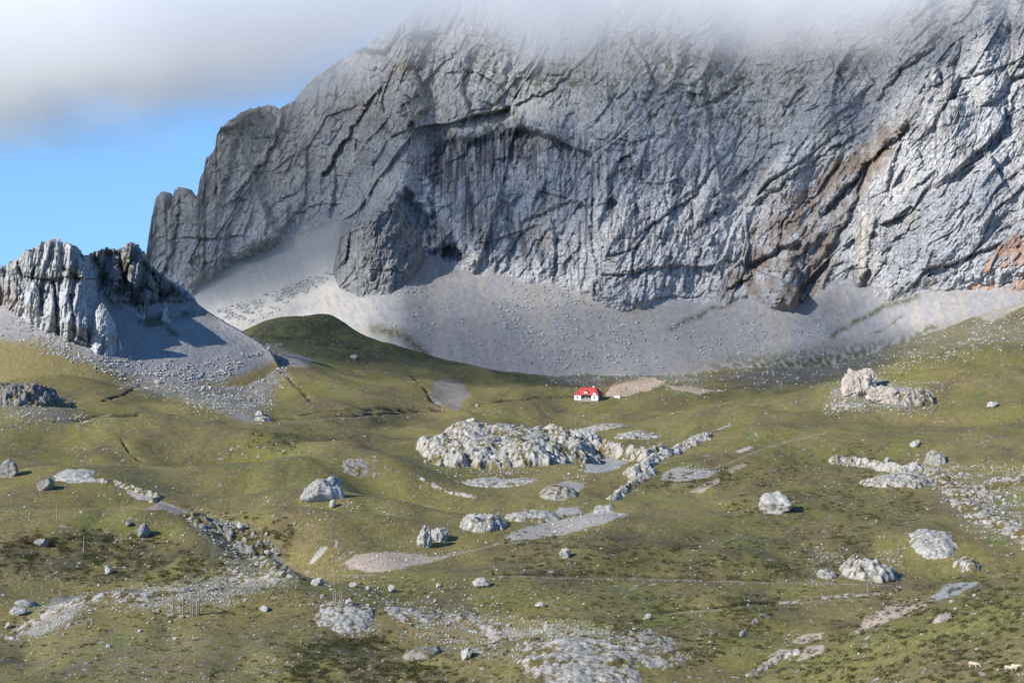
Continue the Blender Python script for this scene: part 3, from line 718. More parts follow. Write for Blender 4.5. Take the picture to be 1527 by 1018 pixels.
# the right-hand spur
SP_TOP = line([(1262,440),(1272,395),(1274,345),(1285,305),(1305,268),(1330,228),(1352,205),(1378,178),(1388,145),(1412,98),(1436,52),(1456,12),(1470,-8),(1500,-25),(1700,-80)])
SP_BOT = line([(1262,446),(1290,424),(1305,450),(1330,452),(1370,440),(1400,432),(1450,442),(1500,440),(1700,420)])
def steep_spur(P, Q):
    S = 2.2 * np.exp(0.5 * noise2(P / 50, Q / 50, 401))
    g = poly_soft([(1405,345),(1450,315),(1527,280),(1700,240),(1700,275),(1527,300),(1460,335),(1420,350)], P, Q, 7)
    S = S * (1 - g) + 0.7 * g
    return S
SPUR = Depth(1250, 1712, -120, 480, 2, SP_BOT, lambda P: MAIN(P, SP_BOT(P)) + 3, steep_spur, 7)
def depth_spur(P, Q):
    r = rockrelief(P, Q, 2150, 410, 0.9, 0.5)
    for pts, wd, amt in [([(1300,330),(1290,380),(1286,420)], 7, -14), ([(1440,110),(1400,180),(1370,240)], 5, 12), ([(1527,115),(1480,130),(1440,150)], 3.5, 12), ([(1460,230),(1475,255),(1460,280)], 5, 12),
                         ([(1350,300),(1410,260),(1440,240)], 7, -9), ([(1320,380),(1390,340),(1430,320)], 5, 8), ([(1440,390),(1425,430)], 6, 10), ([(1500,330),(1470,380),(1440,440)], 7, 14), ([(1345,210),(1330,260)], 4, 9)]:
        r = r + amt * stroke(pts, wd, P + 3 * noise2(P / 9, Q / 9, 408), Q)
    edge = ss(1262, 1285, P)
    return SPUR(P, Q) + 25 * (1 - edge) + r * (0.3 + 0.7 * edge) * ss(-6, 22, SP_BOT(P) - Q)
def color_spur(P, Q, V):
    x = (P - CX) * 2150 / F; z = (HY - Q) * 2150 / F
    n1 = fbm2(x / 60, z / 60, 4, 431); n2 = fbm2(x / 12, z / 20, 4, 432); n3 = fbm2(x / 4, z / 5, 3, 433)
    C = mixc(np.broadcast_to(LIME * 1.02, P.shape + (3,)), WARM, np.clip(0.1 + n1, 0, .4)) * (1 + 0.25 * n2 + 0.15 * n3)[..., None]
    fine = fbm2((x - 0.4 * z) / 2.6, z / 6, 3, 444, 0.65, True); C = mixc(C, STAIN * 1.2, np.clip((fine - 0.42) * 3.5, 0, 0.7))
    C = mixc(C, STAIN, np.clip((fbm2(x / 3.5, z / 40, 3, 435) - 0.12) * 2.8, 0, 0.65))
    g = poly_soft([(1405,350),(1450,315),(1527,278),(1700,240),(1700,275),(1527,300),(1460,338),(1420,355)], P + 8 * n2, Q + 8 * n2, 5)
    C = mixc(C, VEG * 0.75, g * np.clip(0.9 + n2, 0, 1))
    C = mixc(C, BRN, poly_soft([(1370,440),(1400,400),(1440,360),(1500,330),(1527,360),(1527,400),(1440,440)], P + 14 * n2, Q, 10) * np.clip(0.45 + 2 * n2, 0, .85))
    C = mixc(C, (0.38, 0.235, 0.165), poly_soft([(1430,445),(1450,400),(1490,360),(1527,350),(1700,340),(1700,450)], P + 8 * n2, Q + 8 * n2, 8) * np.clip(0.75 + 1.5 * n2, 0, .9))
    C = mixc(C, (0.48, 0.44, 0.37), stroke([(1290,330),(1284,370),(1286,420)], 8, P, Q) * 0.8)
    C = mixc(C, VEG, np.clip((n2 + 0.6 * n3 - 0.2) * 2.5, 0, 0.5) * 0.5)
    return np.clip(C, 0.02, 0.8)
face('mountain_spur', np.arange(1262, 1700, 1.2), SP_TOP, lambda x: SP_BOT(x) + 8, 420, depth_spur, color_spur, M_cliff, back=120, rag=3, rag_len=9, seed=5)
lump('pale_rock_dome', 1438, 1700, [(1438,262),(1448,240),(1457,215),(1472,192),(1495,170),(1527,150),(1600,120),(1700,90)], [(1438,268),(1450,290),(1470,305),(1527,285),(1600,260),(1700,235)], 70, 1.6, LIME * 1.22, base=SPUR, d0=2080, seed=441, sc=0.7, centre=0.6, back=40)
lump('red_rock_tower', 1441, 1486, [(1441,446),(1446,410),(1450,392),(1460,386),(1472,388),(1480,400),(1486,430)], [(1441,450),(1458,460),(1475,452),(1486,442)], 34, 5, RUST * 1.35, base=SPUR, d0=2000, seed=445, sc=0.35, brown=(0.42, 0.25, 0.17), back=25)
lump('small_red_rock', 1424, 1445, [(1424,440),(1428,426),(1436,422),(1445,436)], [(1424,444),(1434,446),(1445,442)], 18, 4, RUST * 0.8, base=SPUR, d0=2000, seed=447, sc=0.25, back=15, st=0.7)

# --- the nearer crag on the left with its fan of scree
C_TOP = line([(-160,430),(-60,415),(0,402),(8,398),(25,388),(38,378),(50,371),(60,366),(72,362),(85,361),(97,364),(108,370),(114,376),(122,384),(128,386),(140,378),(160,374),(176,374),(190,366),(197,365),(206,372),(213,384),(222,398),(232,409),(248,420),(262,428),(278,437),(287,446),(293,455),(320,473),(350,490),(385,511),(403,526),(420,556),(440,600)])
C_BOT = line([(-160,530),(0,515),(60,520),(110,535),(150,552),(200,572),(260,585),(330,580),(380,560),(415,545),(440,545)])
C_CL = line([(-160,470),(0,452),(30,475),(60,490),(100,505),(128,516),(134,500),(140,455),(150,432),(170,452),(190,463),(215,478),(225,455),(250,450),(275,457),(293,463),(320,476),(350,494),(385,514),(415,535),(440,580)])
C_D = line([(-160,1470),(0,1448),(150,1432),(260,1442),(340,1468),(440,1525)])
C_CLS = C_CL
C_CL = line([(-160,470),(0,452),(30,475),(60,490),(100,505),(128,516),(134,500),(140,455),(150,432),(170,452),(190,463),(215,478),(225,455),(250,449),(272,453),(284,449),(296,445),(440,430)])
CRAG = Depth(-170, 446, 340, 700, 2, lambda x: C_BOT(x) + 95, lambda x: C_D(x) - 95, lambda P, Q: np.where(Q > C_CLS(P), 0.58, 2.2 * np.exp(0.4 * noise2(P / 30, Q / 30, 501))), 5, 41)
BLK = [(-40,480),(-20,405),(20,390),(50,360),(100,355),(118,378),(128,420),(131,470),(129,525),(100,512),(50,490)]
BLK2 = [(185,360),(205,360),(225,400),(240,440),(222,480),(208,475),(196,430)]
def depth_crag(P, Q):
    c = C_CL(P) + 3 * noise2(P / 8, Q / 8, 505)
    rock = ss(-2, 3, c - Q)
    r = rockrelief(P, Q, 1500, 510, 0.42, 0.12)
    x = (P - CX) * 1500 / F; z = (HY - Q) * 1500 / F
    r = r - 7 * fbm2((x - 0.15 * z) / 9, z / 60, 3, 515, 0.6, True)
    low = ss(0, 30, c - Q)
    r = r - 17 * low * poly_soft(BLK, P + 2 * noise2(P / 5, Q / 5, 507), Q, 3) - 8 * low * poly_soft(BLK2, P + 3 * noise2(P / 5, Q / 5, 507), Q, 5)
    r = r + 9 * stroke([(140,378),(145,400),(150,430)], 8, P, Q)
    for pts, wd, amt in [([(30,400),(38,430),(32,470)], 3, 6), ([(80,420),(84,460),(88,500)], 2.5, 8), ([(60,430),(64,470)], 2, 5), ([(105,440),(112,500)], 2.5, 6), ([(95,400),(125,420)], 3, 5), ([(178,380),(186,420)], 3, 7), ([(228,410),(238,440)], 3, 6)]:
        r = r + amt * stroke(pts, wd, P + 1.5 * noise2(P / 5, Q / 5, 508), Q)
    scr = 0.5 * fbm2(x / 7, z / 4, 4, 520, 0.6)
    return CRAG(P, Q) + rock * (r + 2) + (1 - rock) * scr
def color_crag(P, Q, V):
    x = (P - CX) * 1500 / F; z = (HY - Q) * 1500 / F
    c = C_CL(P) + 3 * noise2(P / 8, Q / 8, 505); rock = ss(-1, 3, c - Q)
    n2 = fbm2(x / 8, z / 10, 4, 532); n3 = fbm2(x / 2, z / 2.5, 3, 533)
    C = np.broadcast_to(LIME * 0.86, P.shape + (3,)) * (1 + 0.25 * n2 + 0.25 * n3)[..., None]
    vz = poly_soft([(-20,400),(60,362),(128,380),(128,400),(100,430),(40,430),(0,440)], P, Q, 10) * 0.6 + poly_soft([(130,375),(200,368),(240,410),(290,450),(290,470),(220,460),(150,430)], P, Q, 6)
    C = mixc(C, VEG * 0.75, np.clip((n2 + n3 * 0.5 + 0.12) * 3, 0, 0.9) * np.clip(vz, 0, 1))  # dark turf tint; on the right half it also stands in for shade
    C = C * (1 - 0.35 * poly_soft([(130,372),(200,362),(240,410),(292,450),(290,470),(220,470),(150,436)], P, Q, 5))[..., None]  # right half darkened: the crag's shade put into the rock colour
    C = mixc(C, (0.25, 0.15, 0.10), poly_soft([(-40,440),(0,420),(30,450),(20,475),(-40,480)], P, Q, 10) * 0.5)
    S = np.broadcast_to(SCR * np.array((0.86, 0.86, 0.87)), P.shape + (3,)) * (1 + 0.3 * fbm2(x / 1.5, z / 1.5, 3, 540) + 0.15 * fbm2(x / 10, z / 10, 3, 541))[..., None]
    S = mixc(S, VEG * 0.8, np.clip(stroke([(210,478),(240,485),(262,500)], 6, P, Q) + stroke([(290,458),(330,482)], 4, P, Q) + stroke([(215,480),(290,465)], 7, P, Q), 0, 1) * np.clip(0.5 + 2 * n2, 0, .9))
    # edges of the fan run out into turf
    edge = C_BOT(P) - 12 + 8 * n2
    S = mixc(S, OLIVE * 0.9 + GREEN * 0.1, ss(-10, 12, Q - edge) * np.clip(1.0 + 0.6 * n3, 0, 1))
    return np.clip(S * (1 - rock[..., None]) + C * rock[..., None], 0.02, 0.8)
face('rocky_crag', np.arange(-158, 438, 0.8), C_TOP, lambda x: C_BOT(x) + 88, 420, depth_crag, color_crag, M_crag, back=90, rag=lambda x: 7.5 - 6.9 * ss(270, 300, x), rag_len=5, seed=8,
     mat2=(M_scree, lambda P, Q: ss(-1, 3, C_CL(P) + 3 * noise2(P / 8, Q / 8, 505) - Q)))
lump('rock_pinnacle', 133, 182, [(133,525),(137,490),(141,468),(147,456),(152,452),(158,459),(163,468),(170,482),(176,500),(182,522)], [(133,522),(145,530),(160,532),(182,528)], 16, 9, LIME * 1.05, base=CRAG, d0=1450, seed=551, sc=0.22, kind=None, m=M_crag, centre=0.35, back=12, st=0.5,
     label='tall pale limestone pinnacle rising from the scree below the left crag', cat='rock pinnacle', push=2)
lump('rock_pinnacle', 240, 255, [(240,478),(244,462),(248,454),(251,464),(255,479)], [(240,480),(255,482)], 5, 9, LIME, base=CRAG, d0=1470, seed=556, sc=0.1, kind=None, m=M_crag, centre=0.4, back=5, st=0.4,
     label='small thin rock spike standing alone on the upper scree', cat='rock pinnacle', push=1)

# ---------------------------------------------------------------- limestone outcrops standing out of the turf
def outcrop(name, label, cat, px0, px1, py_top, py_base, depth, rot=0, seed=1, res=0.45, tone=1.0, rugged=1.0, turf=0.25, tint=None, group=None, power=2.4, hscale=1.0, chasm=None, kind=None, edge=0.95, hmax=0.55):
    c = hit((px0 + px1) / 2, py_base)
    wd = (px1 - px0) * c.y / F
    depth = max(depth * 1.2, min(hit((px0 + px1) / 2, py_top + 0.3 * (py_base - py_top)).y - c.y, wd * 1.6))
    D2 = c.y + depth * 0.5
    ang = R(rot)
    if cat == 'rubble': hmax = 0.16; rugged = min(rugged, 1.5)
    elif hmax == 0.55: hmax = 0.42
    cx = ((px0 + px1) / 2 - CX) * D2 / F; cy = D2
    H = (HY - py_top) * D2 / F - float(height(cx, cy))
    H = max(min(H, hmax * (py_base - py_top) * D2 / F), 0.15 * (py_base - py_top) * D2 / F, 0.4) * hscale
    # footprint half sizes; when turned, shorten so that the seen width stays
    a = wd / 2 / max(0.35, abs(math.cos(ang)) + 0.0); b = depth / 2
    if rot: a = max(a, b * 0.5)
    res = max(res, math.sqrt(4 * a * b / 90000))
    nu = int(2.3 * a / res); nv = int(2.3 * b / res)
    U, Vv = np.meshgrid(np.linspace(-1.15, 1.15, nu), np.linspace(-1.15, 1.15, nv))
    lx = U * a; ly = Vv * b
    x = cx + lx * math.cos(ang) - ly * math.sin(ang) * (0.35 if rot else 1); y = cy + lx * math.sin(ang) + ly * math.cos(ang)
    s = seed * 13.1
    rag = 0.6 * fbm2(x / (0.30 * min(a, b * 1.5) + 1) + s, y / (0.45 * b + 1) + s, 5, seed, 0.62)
    m = 1 - (np.abs(U) ** power + np.abs(Vv) ** power) + rag
    g = np.clip(m / edge, 0, 1) ** 0.75 * ss(-0.02, 0.15, m)
    blk = min(0.85, 0.25 + H / 16)
    wxo = x + 1.2 * noise2(x / 2.5, y / 3 + s, seed); f1, e1 = facets2(wxo / (7 * blk) + s, y / (12 * blk), seed + 3, 1.2, 0.8); f2, e2 = facets2(wxo / (2.6 * blk) + s, y / (4.5 * blk), seed + 4, 1.2, 0.8)
    z = H * g * (1 + 0.35 * fbm2(x / (a * .5) + s, y / (b * .5), 3, seed + 5))
    fr = fbm2(x / 2.6 + s, y / 4.5, 4, seed + 8, 0.62, True)
    rel = 0.9 * blk * f1 + 0.5 * blk * f2 - 1.2 * blk * ss(0.18, 0, e1) - 0.6 * blk * ss(0.16, 0, e2) - 1.0 * blk * (fr - 0.25) + 1.0 * blk * fbm2(x / 7, y / 9, 2, seed + 9, .5, True)
    rel = np.where(rel > 0.35 * blk, 0.35 * blk + 0.3 * (rel - 0.35 * blk), rel)
    z = z + 0.55 * rugged * ss(-0.05, 0.35, m) * rel
    if chasm is not None:
        z = z - g * chasm * np.exp(-((U - 0.25 - 0.2 * Vv) / 0.10) ** 2)
    z = np.where(m > 0, z - 0.12, -0.9)
    Z = height(x, y) + z
    keep = m > -0.12
    n1 = fbm2(x / 3, y / 4, 4, seed + 11, 0.6); n2 = fbm2(x / 11, y / 11, 3, seed + 12)
    tc = np.array((0.47, 0.445, 0.395)) * tone if tint is None else np.asarray(tint) * tone
    C = np.broadcast_to(tc, x.shape + (3,)) * (1 + 0.30 * n1 + 0.15 * n2)[..., None]
    C = mixc(C, (0.17, 0.17, 0.155), np.clip(ss(0.16, 0.0, e1) * 0.55 + ss(0.16, 0, e2) * 0.35 + np.clip((fr - 0.45) * 3, 0, 0.5), 0, 0.8))
    C = mixc(C, OLIVE * 0.75, np.clip((n1 * 1.1 + 0.8 * n2 - 0.5 * rel / blk + turf - 0.42) * 5, 0, 1) * np.clip(turf * 5 + 0.3, 0, 1))
    C = mixc(C, OLIVE * 0.8, ss(0.10, -0.02, m) * 0.8)
    o_v = np.stack([x - cx, y - cy, Z - c.z], -1).reshape(-1, 3)
    Vc, fc, ac = compact(o_v, grid_faces(nv, nu, keep), C.reshape(-1, 3))
    o = mesh_obj(name, Vc, fc, M_rock, alb=np.clip(ac, 0.02, 0.75), smooth=True)
    o.location = (cx, cy, c.z)
    tag(o, label, cat, group, kind)
    return o

OC = [
 ('great_rock_dome','broad pale limestone dome, the largest outcrop, in the middle of the meadow', 'rock outcrop', 615, 905, 612, 698, 95, 0, 1, dict(rugged=0.62, turf=0.22, hmax=0.45, tone=1.04)),
 ('rock_ledge','thin pale ledge just behind the right end of the great dome', 'rock ledge', 868, 938, 630, 641, 20, 0, 3, dict(turf=0.1)),
 ('rock_ledge','long low ledge tapering right, behind the broken rock ridge', 'rock ledge', 915, 985, 641, 655, 18, -8, 4, dict(turf=0.1)),
 ('rock_band','long thin band of white rocks in the turf below the great dome', 'rock outcrop', 690, 806, 712, 727, 22, 0, 7, dict(rugged=1.1, turf=0.12)),
 ('rock_hummock','low dark-flecked hummock at the foot of the grey gravel fan', 'rock outcrop', 803, 862, 722, 745, 22, 0, 9, dict(rugged=1.2, turf=0.2, tone=0.9)),
 ('rounded_rock_knoll','rounded white rock knoll left of the long gravel bank', 'rock outcrop', 684, 756, 756, 794, 32, 0, 10, dict(rugged=1.3, turf=0.15, tone=1.08)),
 ('flat_rock_shelf','flat pale shelf of rock behind the long gravel bank', 'rock outcrop', 748, 845, 757, 779, 28, 0, 11, dict(rugged=1.0, turf=0.15)),
 ('rock_shelf_end','small knob of rock at the upper right end of the long gravel bank', 'rock outcrop', 884, 918, 752, 765, 12, 0, 12, dict(rugged=1.0, turf=0.0)),
# ('split_rock','split grey rock pair with dark clefts left of the rounded knoll', 'rock outcrop', 622, 668, 783, 816, 26, 20, 13, dict(rugged=1.8, turf=0.05, tone=0.9, chasm=3, edge=0.4)),
# ('blocky_rock','long blocky boulder with a pinkish lit end and shaded right side', 'rock outcrop', 444, 518, 714, 749, 14, 8, 14, dict(rugged=1.1, turf=0.0, power=4, hscale=1.25, edge=0.3, hmax=0.8)),
 ('flat_stony_patch','flat stony patch behind the long blocky boulder', 'rock outcrop', 508, 552, 703, 712, 20, 0, 15, dict(rugged=0.8, turf=0.3, tone=0.8)),
 ('dark_rocky_knoll','dark craggy knoll under the left crag at the photo edge', 'rock outcrop', -60, 106, 532, 604, 60, 0, 16, dict(rugged=2.4, turf=0.35, tone=0.55, hmax=0.45)),
 ('white_rock_lens','flat lens of bare white rock in turf at far left', 'rock slab', 82, 143, 703, 719, 22, 0, 17, dict(rugged=0.5, turf=0.0, tone=1.15)),
 ('broken_rock_band','broken rocks just below the white band on the right-hand slope', 'rock outcrop', 1286, 1390, 700, 728, 18, -6, 20, dict(rugged=1.7, turf=0.3)),
 ('stony_heap','round heap of stones at the upper right end of the white band', 'rock outcrop', 1382, 1408, 665, 697, 24, 0, 21, dict(rugged=1.6, turf=0.15, tone=0.92)),
# ('pinkish_rock_wall','pinkish rock wall on the shoulder of the right-hand slope', 'rock outcrop', 1262, 1318, 528, 604, 30, -20, 22, dict(rugged=2.0, turf=0.0, tint=(0.50, 0.42, 0.34), power=3.2, edge=0.4, hmax=0.7)),
 ('pinkish_rock_steps','low broken steps of pinkish rock right of the pinkish wall', 'rock outcrop', 1308, 1392, 567, 605, 30, 4, 23, dict(rugged=2.0, turf=0.22, tint=(0.46, 0.41, 0.35))),
 ('rubble_apron','apron of pale rubble below the pinkish wall', 'rubble', 1236, 1300, 590, 610, 30, 20, 24, dict(rugged=1.5, turf=0.35)),
 ('jumbled_rocks','jumble of pale blocks in the turf above the long path at right', 'rock outcrop', 1255, 1338, 822, 868, 24, -8, 25, dict(rugged=2.2, turf=0.26)),
 ('rounded_pale_rock','pair of rounded pale rocks left of the jumbled blocks', 'rock outcrop', 1216, 1248, 843, 863, 8, 0, 26, dict(rugged=0.8, turf=0.0)),
 ('bare_rock_sheet','bare sheet of white rock tilted toward the viewer at right', 'rock slab', 1366, 1416, 800, 835, 26, -14, 27, dict(rugged=0.7, turf=0.06, tone=1.05)),
 ('rock_cluster','little white rock cluster right of the tilted white sheet', 'rock outcrop', 1428, 1457, 828, 853, 14, -10, 28, dict(rugged=1.4, turf=0.15)),
 ('rock_cluster','pale pinkish rock fang on the near right slope', 'rock outcrop', 1394, 1417, 904, 928, 6, 40, 29, dict(rugged=0.8, turf=0.0, tint=(0.42, 0.36, 0.30))),
 ('whaleback_rock','long whaleback of pale rock at the bottom edge of the photo', 'rock outcrop', 772, 962, 980, 1024, 26, 4, 31, dict(rugged=1.5, turf=0.15, tone=1.02)),
 ('stepped_rock','stepped grey rocks right of the whaleback at the bottom edge', 'rock outcrop', 930, 1010, 970, 998, 22, 16, 32, dict(rugged=1.7, turf=0.35, tone=0.9)),
 ('stone_ridge','heap of white stones beneath the pair of leaning poles', 'rubble', 470, 560, 906, 945, 22, -22, 33, dict(rugged=2.0, turf=0.18)),
 ('dark_broken_ridge','dark broken ledge at the bottom between turf banks', 'rock outcrop', 600, 660, 958, 985, 12, -20, 34, dict(rugged=1.8, turf=0.3, tone=0.6)),
 ('low_rock','low bright rock in the turf near the left edge', 'rock outcrop', 22, 58, 887, 904, 10, -14, 36, dict(rugged=1.2, turf=0.1, tone=0.95)),
 ('rubble_bank','scattered slabs and stones in the lower middle of the meadow', 'rubble', 585, 640, 905, 930, 24, 14, 41, dict(rugged=2.0, turf=0.4, tone=0.92)),
 ('rock_cluster','little heap of stones on the left meadow below the scree fan', 'rock outcrop', 380, 406, 614, 628, 16, 0, 47, dict(rugged=1.8, turf=0.1)),
]
for nm, lb, ct, a0, a1, t0, b0, dp, rt, sd, kw in OC:
    outcrop(nm, lb, ct, a0, a1, t0, b0, dp, rt, sd, **kw)

RIB = [  # bands of bare rock: photo line, half-width px, height m, roughness, turf, tone
 ('slanting_rock_slab', 'pale furrowed slab slanting up to the right beside the gravel bank', 'rock slab', [(944,706),(962,695),(990,680),(1020,666),(1050,653)], 15, 3.2, 1.0, 0.05, 1.0),
 ('rock_strip', 'narrow pale rock strip below the slanting slab, running down to the left', 'rock slab', [(912,744),(930,730),(950,716),(972,704)], 9, 2.0, 0.8, 0.12, 1.0),
 ('thin_rock_line', 'thin pale line of rocks climbing right above the slanting slab', 'rock slab', [(1054,650),(1070,641),(1088,633)], 4, 0.8, 0.7, 0.25, 1.0),
 ('broken_rock_ridge', 'broken grey rock ridge running right from the great dome', 'rock outcrop', [(850,655),(880,668),(920,676),(965,684),(985,680)], 17, 6.0, 1.6, 0.15, 0.9),
 ('rock_band', 'curving thin line of white rocks left of the rock band', 'rock outcrop', [(630,714),(655,727),(690,737),(710,741)], 5, 0.9, 0.9, 0.3, 1.0),
 ('white_rock_lip', 'thin white rock lip curving over a dark hollow', 'rock slab', [(150,716),(180,722),(205,731),(238,741),(228,748)], 6, 1.6, 0.8, 0.15, 1.08),
 ('broken_rock_band', 'broken white rock band on the right-hand slope', 'rock outcrop', [(1247,688),(1275,690),(1310,698),(1345,706),(1368,699)], 12, 3.5, 1.6, 0.1, 1.02),
 ('near_rock_rib', 'pale rock rib pointing left at the foot of the near right slope', 'rock outcrop', [(1120,1006),(1145,992),(1165,980),(1188,973)], 9, 1.3, 1.0, 0.1, 1.05),
 ('stone_ridge', 'pale stony ridge slanting across the lower left meadow', 'rubble', [(20,945),(60,922),(95,903),(130,893)], 13, 0.9, 1.2, 0.38, 0.95),
 ('rubble_bank', 'long bank of pale rubble behind the row of poles', 'rubble', [(150,890),(210,890),(270,882),(330,876)], 17, 1.0, 1.6, 0.42, 0.95),
 ('rubble_bank', 'pale rubble along the gully floor right of the poles', 'rubble', [(330,874),(360,864),(400,858),(445,862)], 12, 0.9, 1.5, 0.42, 0.95),
 ('rocky_gully', 'jumbled grey blocks filling the steep gully at left', 'rubble', [(290,770),(315,785),(345,795),(375,815),(405,840),(420,860)], 22, 2.2, 2.0, 0.40, 0.82),
 ('stone_ridge', 'grey gravelly spine running right from the lower middle stones', 'rubble', [(640,912),(690,925),(740,938),(795,955)], 13, 0.9, 1.2, 0.42, 0.88),
 ('pebble_bank', 'thin pebble bank along the foot of the right-hand meadow', 'rubble', [(1170,898),(1220,892),(1280,887),(1335,884)], 6, 0.6, 1.1, 0.36, 0.95),
 ('stone_field', 'white stone field pouring down the right-hand slope to the photo edge', 'rubble', [(1390,705),(1425,730),(1460,765),(1500,785),(1540,800)], 24, 1.8, 1.8, 0.44, 0.98),
 ('stone_field', 'upper arm of the white stone field, reaching the photo edge', 'rubble', [(1440,735),(1480,725),(1535,712)], 18, 1.4, 1.7, 0.48, 0.95),
 ('rubble_bank', 'thin stony streak crossing the foreground hollow below the path', 'rubble', [(790,935),(840,932),(900,945),(960,950)], 8, 0.5, 1.2, 0.46, 0.9),
 ('thin_rock_line', 'broken line of stones climbing the near bank toward the pink gravel', 'rubble', [(1010,985),(1060,960),(1110,940),(1150,915)], 7, 0.6, 1.2, 0.5, 0.92),
]
def ribbon(name, label, cat, pts, wpx, H, rugged, turf, tone, seed):
    W3 = [hit(*p) for p in pts]
    w0 = wpx * W3[0].y / F; ky = 0.42
    xs = [p.x for p in W3]; ys = [p.y for p in W3]
    x0, x1 = min(xs) - 1.5 * w0, max(xs) + 1.5 * w0; y0, y1 = min(ys) - 1.5 * w0 / ky, max(ys) + 1.5 * w0 / ky
    res = max(0.42, math.sqrt((x1 - x0) * (y1 - y0) / 1.6 / 110000))
    x, y = np.meshgrid(np.arange(x0, x1, res), np.arange(y0, y1, res * 1.6))
    d = seg_dist([(p.x, p.y) for p in W3], x, y, 1, 1 / ky)
    m = 1 - d / w0 + 0.75 * fbm2(x / (w0 * 0.9) + seed, y / (w0 * 2) + seed, 5, seed, 0.62)
    b = min(0.8, 0.25 + H / 9)
    wxo = x + 1.2 * noise2(x / 2.5, y / 3, seed)
    f1, e1 = facets2(wxo / (6 * b), y / (10 * b), seed + 3, 1.2, 0.8); f2, e2 = facets2(wxo / (2.4 * b), y / (4 * b), seed + 4, 1.2, 0.8)
    rel = 0.9 * b * f1 + 0.5 * b * f2 - 1.2 * b * ss(0.18, 0, e1) - 0.6 * b * ss(0.16, 0, e2) - 1.2 * b * (fbm2(x / 2.4, y / 4.5, 4, seed + 8, 0.62, True) - 0.25)
    rel = np.where(rel > 0.35 * b, 0.35 * b + 0.3 * (rel - 0.35 * b), rel)
    z = H * np.clip(m / 1.1, 0, 1) ** 0.8 + 0.55 * rugged * ss(-0.05, 0.35, m) * rel
    z = np.where(m > 0, z - 0.12, -0.9)
    n1 = fbm2(x / 3, y / 4, 4, seed + 11, 0.6); n2 = fbm2(x / 11, y / 11, 3, seed + 12)
    C = np.broadcast_to(np.array((0.47, 0.445, 0.395)) * tone, x.shape + (3,)) * (1 + 0.3 * n1 + 0.15 * n2)[..., None]
    C = mixc(C, (0.20, 0.20, 0.19), ss(0.14, 0.0, e1) * 0.45)
    C = mixc(C, OLIVE * 0.75, np.clip((n1 * 1.1 + 0.8 * n2 - 0.5 * rel / b + turf - 0.42) * 5, 0, 1) * np.clip(turf * 5 + 0.3, 0, 1))
    C = mixc(C, OLIVE * 0.8, ss(0.10, -0.02, m) * 0.8)
    c = W3[0]
    Vc, fc, ac = compact(np.stack([x - c.x, y - c.y, height(x, y) + z - c.z], -1).reshape(-1, 3), grid_faces(*x.shape, m > -0.10), C.reshape(-1, 3))
    o = mesh_obj(name, Vc, fc, M_rock, alb=np.clip(ac, 0.02, 0.75), smooth=True); o.location = c
    tag(o, label, cat)
for i, a in enumerate(RIB): ribbon(*a, 60 + i)

# ---------------------------------------------------------------- boulders
def boulder_mesh(seed, sub=3, flat=0.75, cuts=9, rough=0.10):
    r = np.random.default_rng(seed)
    bm = bmesh.new(); bmesh.ops.create_icosphere(bm, subdivisions=sub, radius=1)
    v = np.array([p.co[:] for p in bm.verts])
    dirs = r.normal(size=(cuts, 3)); dirs /= np.linalg.norm(dirs, axis=1, keepdims=True)
    offs = r.uniform(0.55, 0.88, cuts)
    for d, o_ in zip(dirs, offs):
        q = v @ d; v = v - np.where(q > o_, q - o_, 0)[:, None] * d * 0.92
    n = fbm3(v[:, 0] * 1.8 + seed, v[:, 1] * 1.8, v[:, 2] * 1.8, 4, seed % 50, 0.6)
    v = v * (1 + rough * 2.2 * n)[:, None]
    v[:, 2] *= flat
    for p, c in zip(bm.verts, v): p.co = c
    me = bpy.data.meshes.new('boulder'); bm.to_mesh(me); bm.free()
    me.polygons.foreach_set('use_smooth', np.full(len(me.polygons), sub > 3)); me.materials.append(M_stone)
    return me
BM = [boulder_mesh(100 + i, 3, RNG.uniform(0.55, 0.95), 8 + i % 4, 0.12) for i in range(12)]

def boulder(px, py, w_px, h_px, me=None, label=None, cat='boulder', name='boulder', rot=None, deep=0.25, aspect=1.0):
    p = hit(px, py); s = p.y / F
    o = bpy.data.objects.new(name, me or random.choice(BM)); col.objects.link(o)
    sx = w_px * s / 2; sz = h_px * s / (2 - 2 * deep) / 0.78
    o.scale = (sx, (sx + sz) / 2 * aspect, sz); o.rotation_euler = (RNG.uniform(-.12, .12), RNG.uniform(-.12, .12), rot if rot is not None else RNG.uniform(-0.5, 0.5))
    p.y += (sx + sz) / 2 * 0.6; p.z = float(height((px - CX) * p.y / F, p.y)); p.x = (px - CX) * p.y / F
    zb = min(p.z, (HY - py) * p.y / F + 0.3)
    o.location = (p.x, p.y, zb + sz * 0.78 * (1 - 2 * deep))
    o['label'] = label; o['category'] = cat
    return o
def big(seed, cuts=10, flat=0.8, rough=0.13):
    return boulder_mesh(seed, 5, flat, cuts, rough)
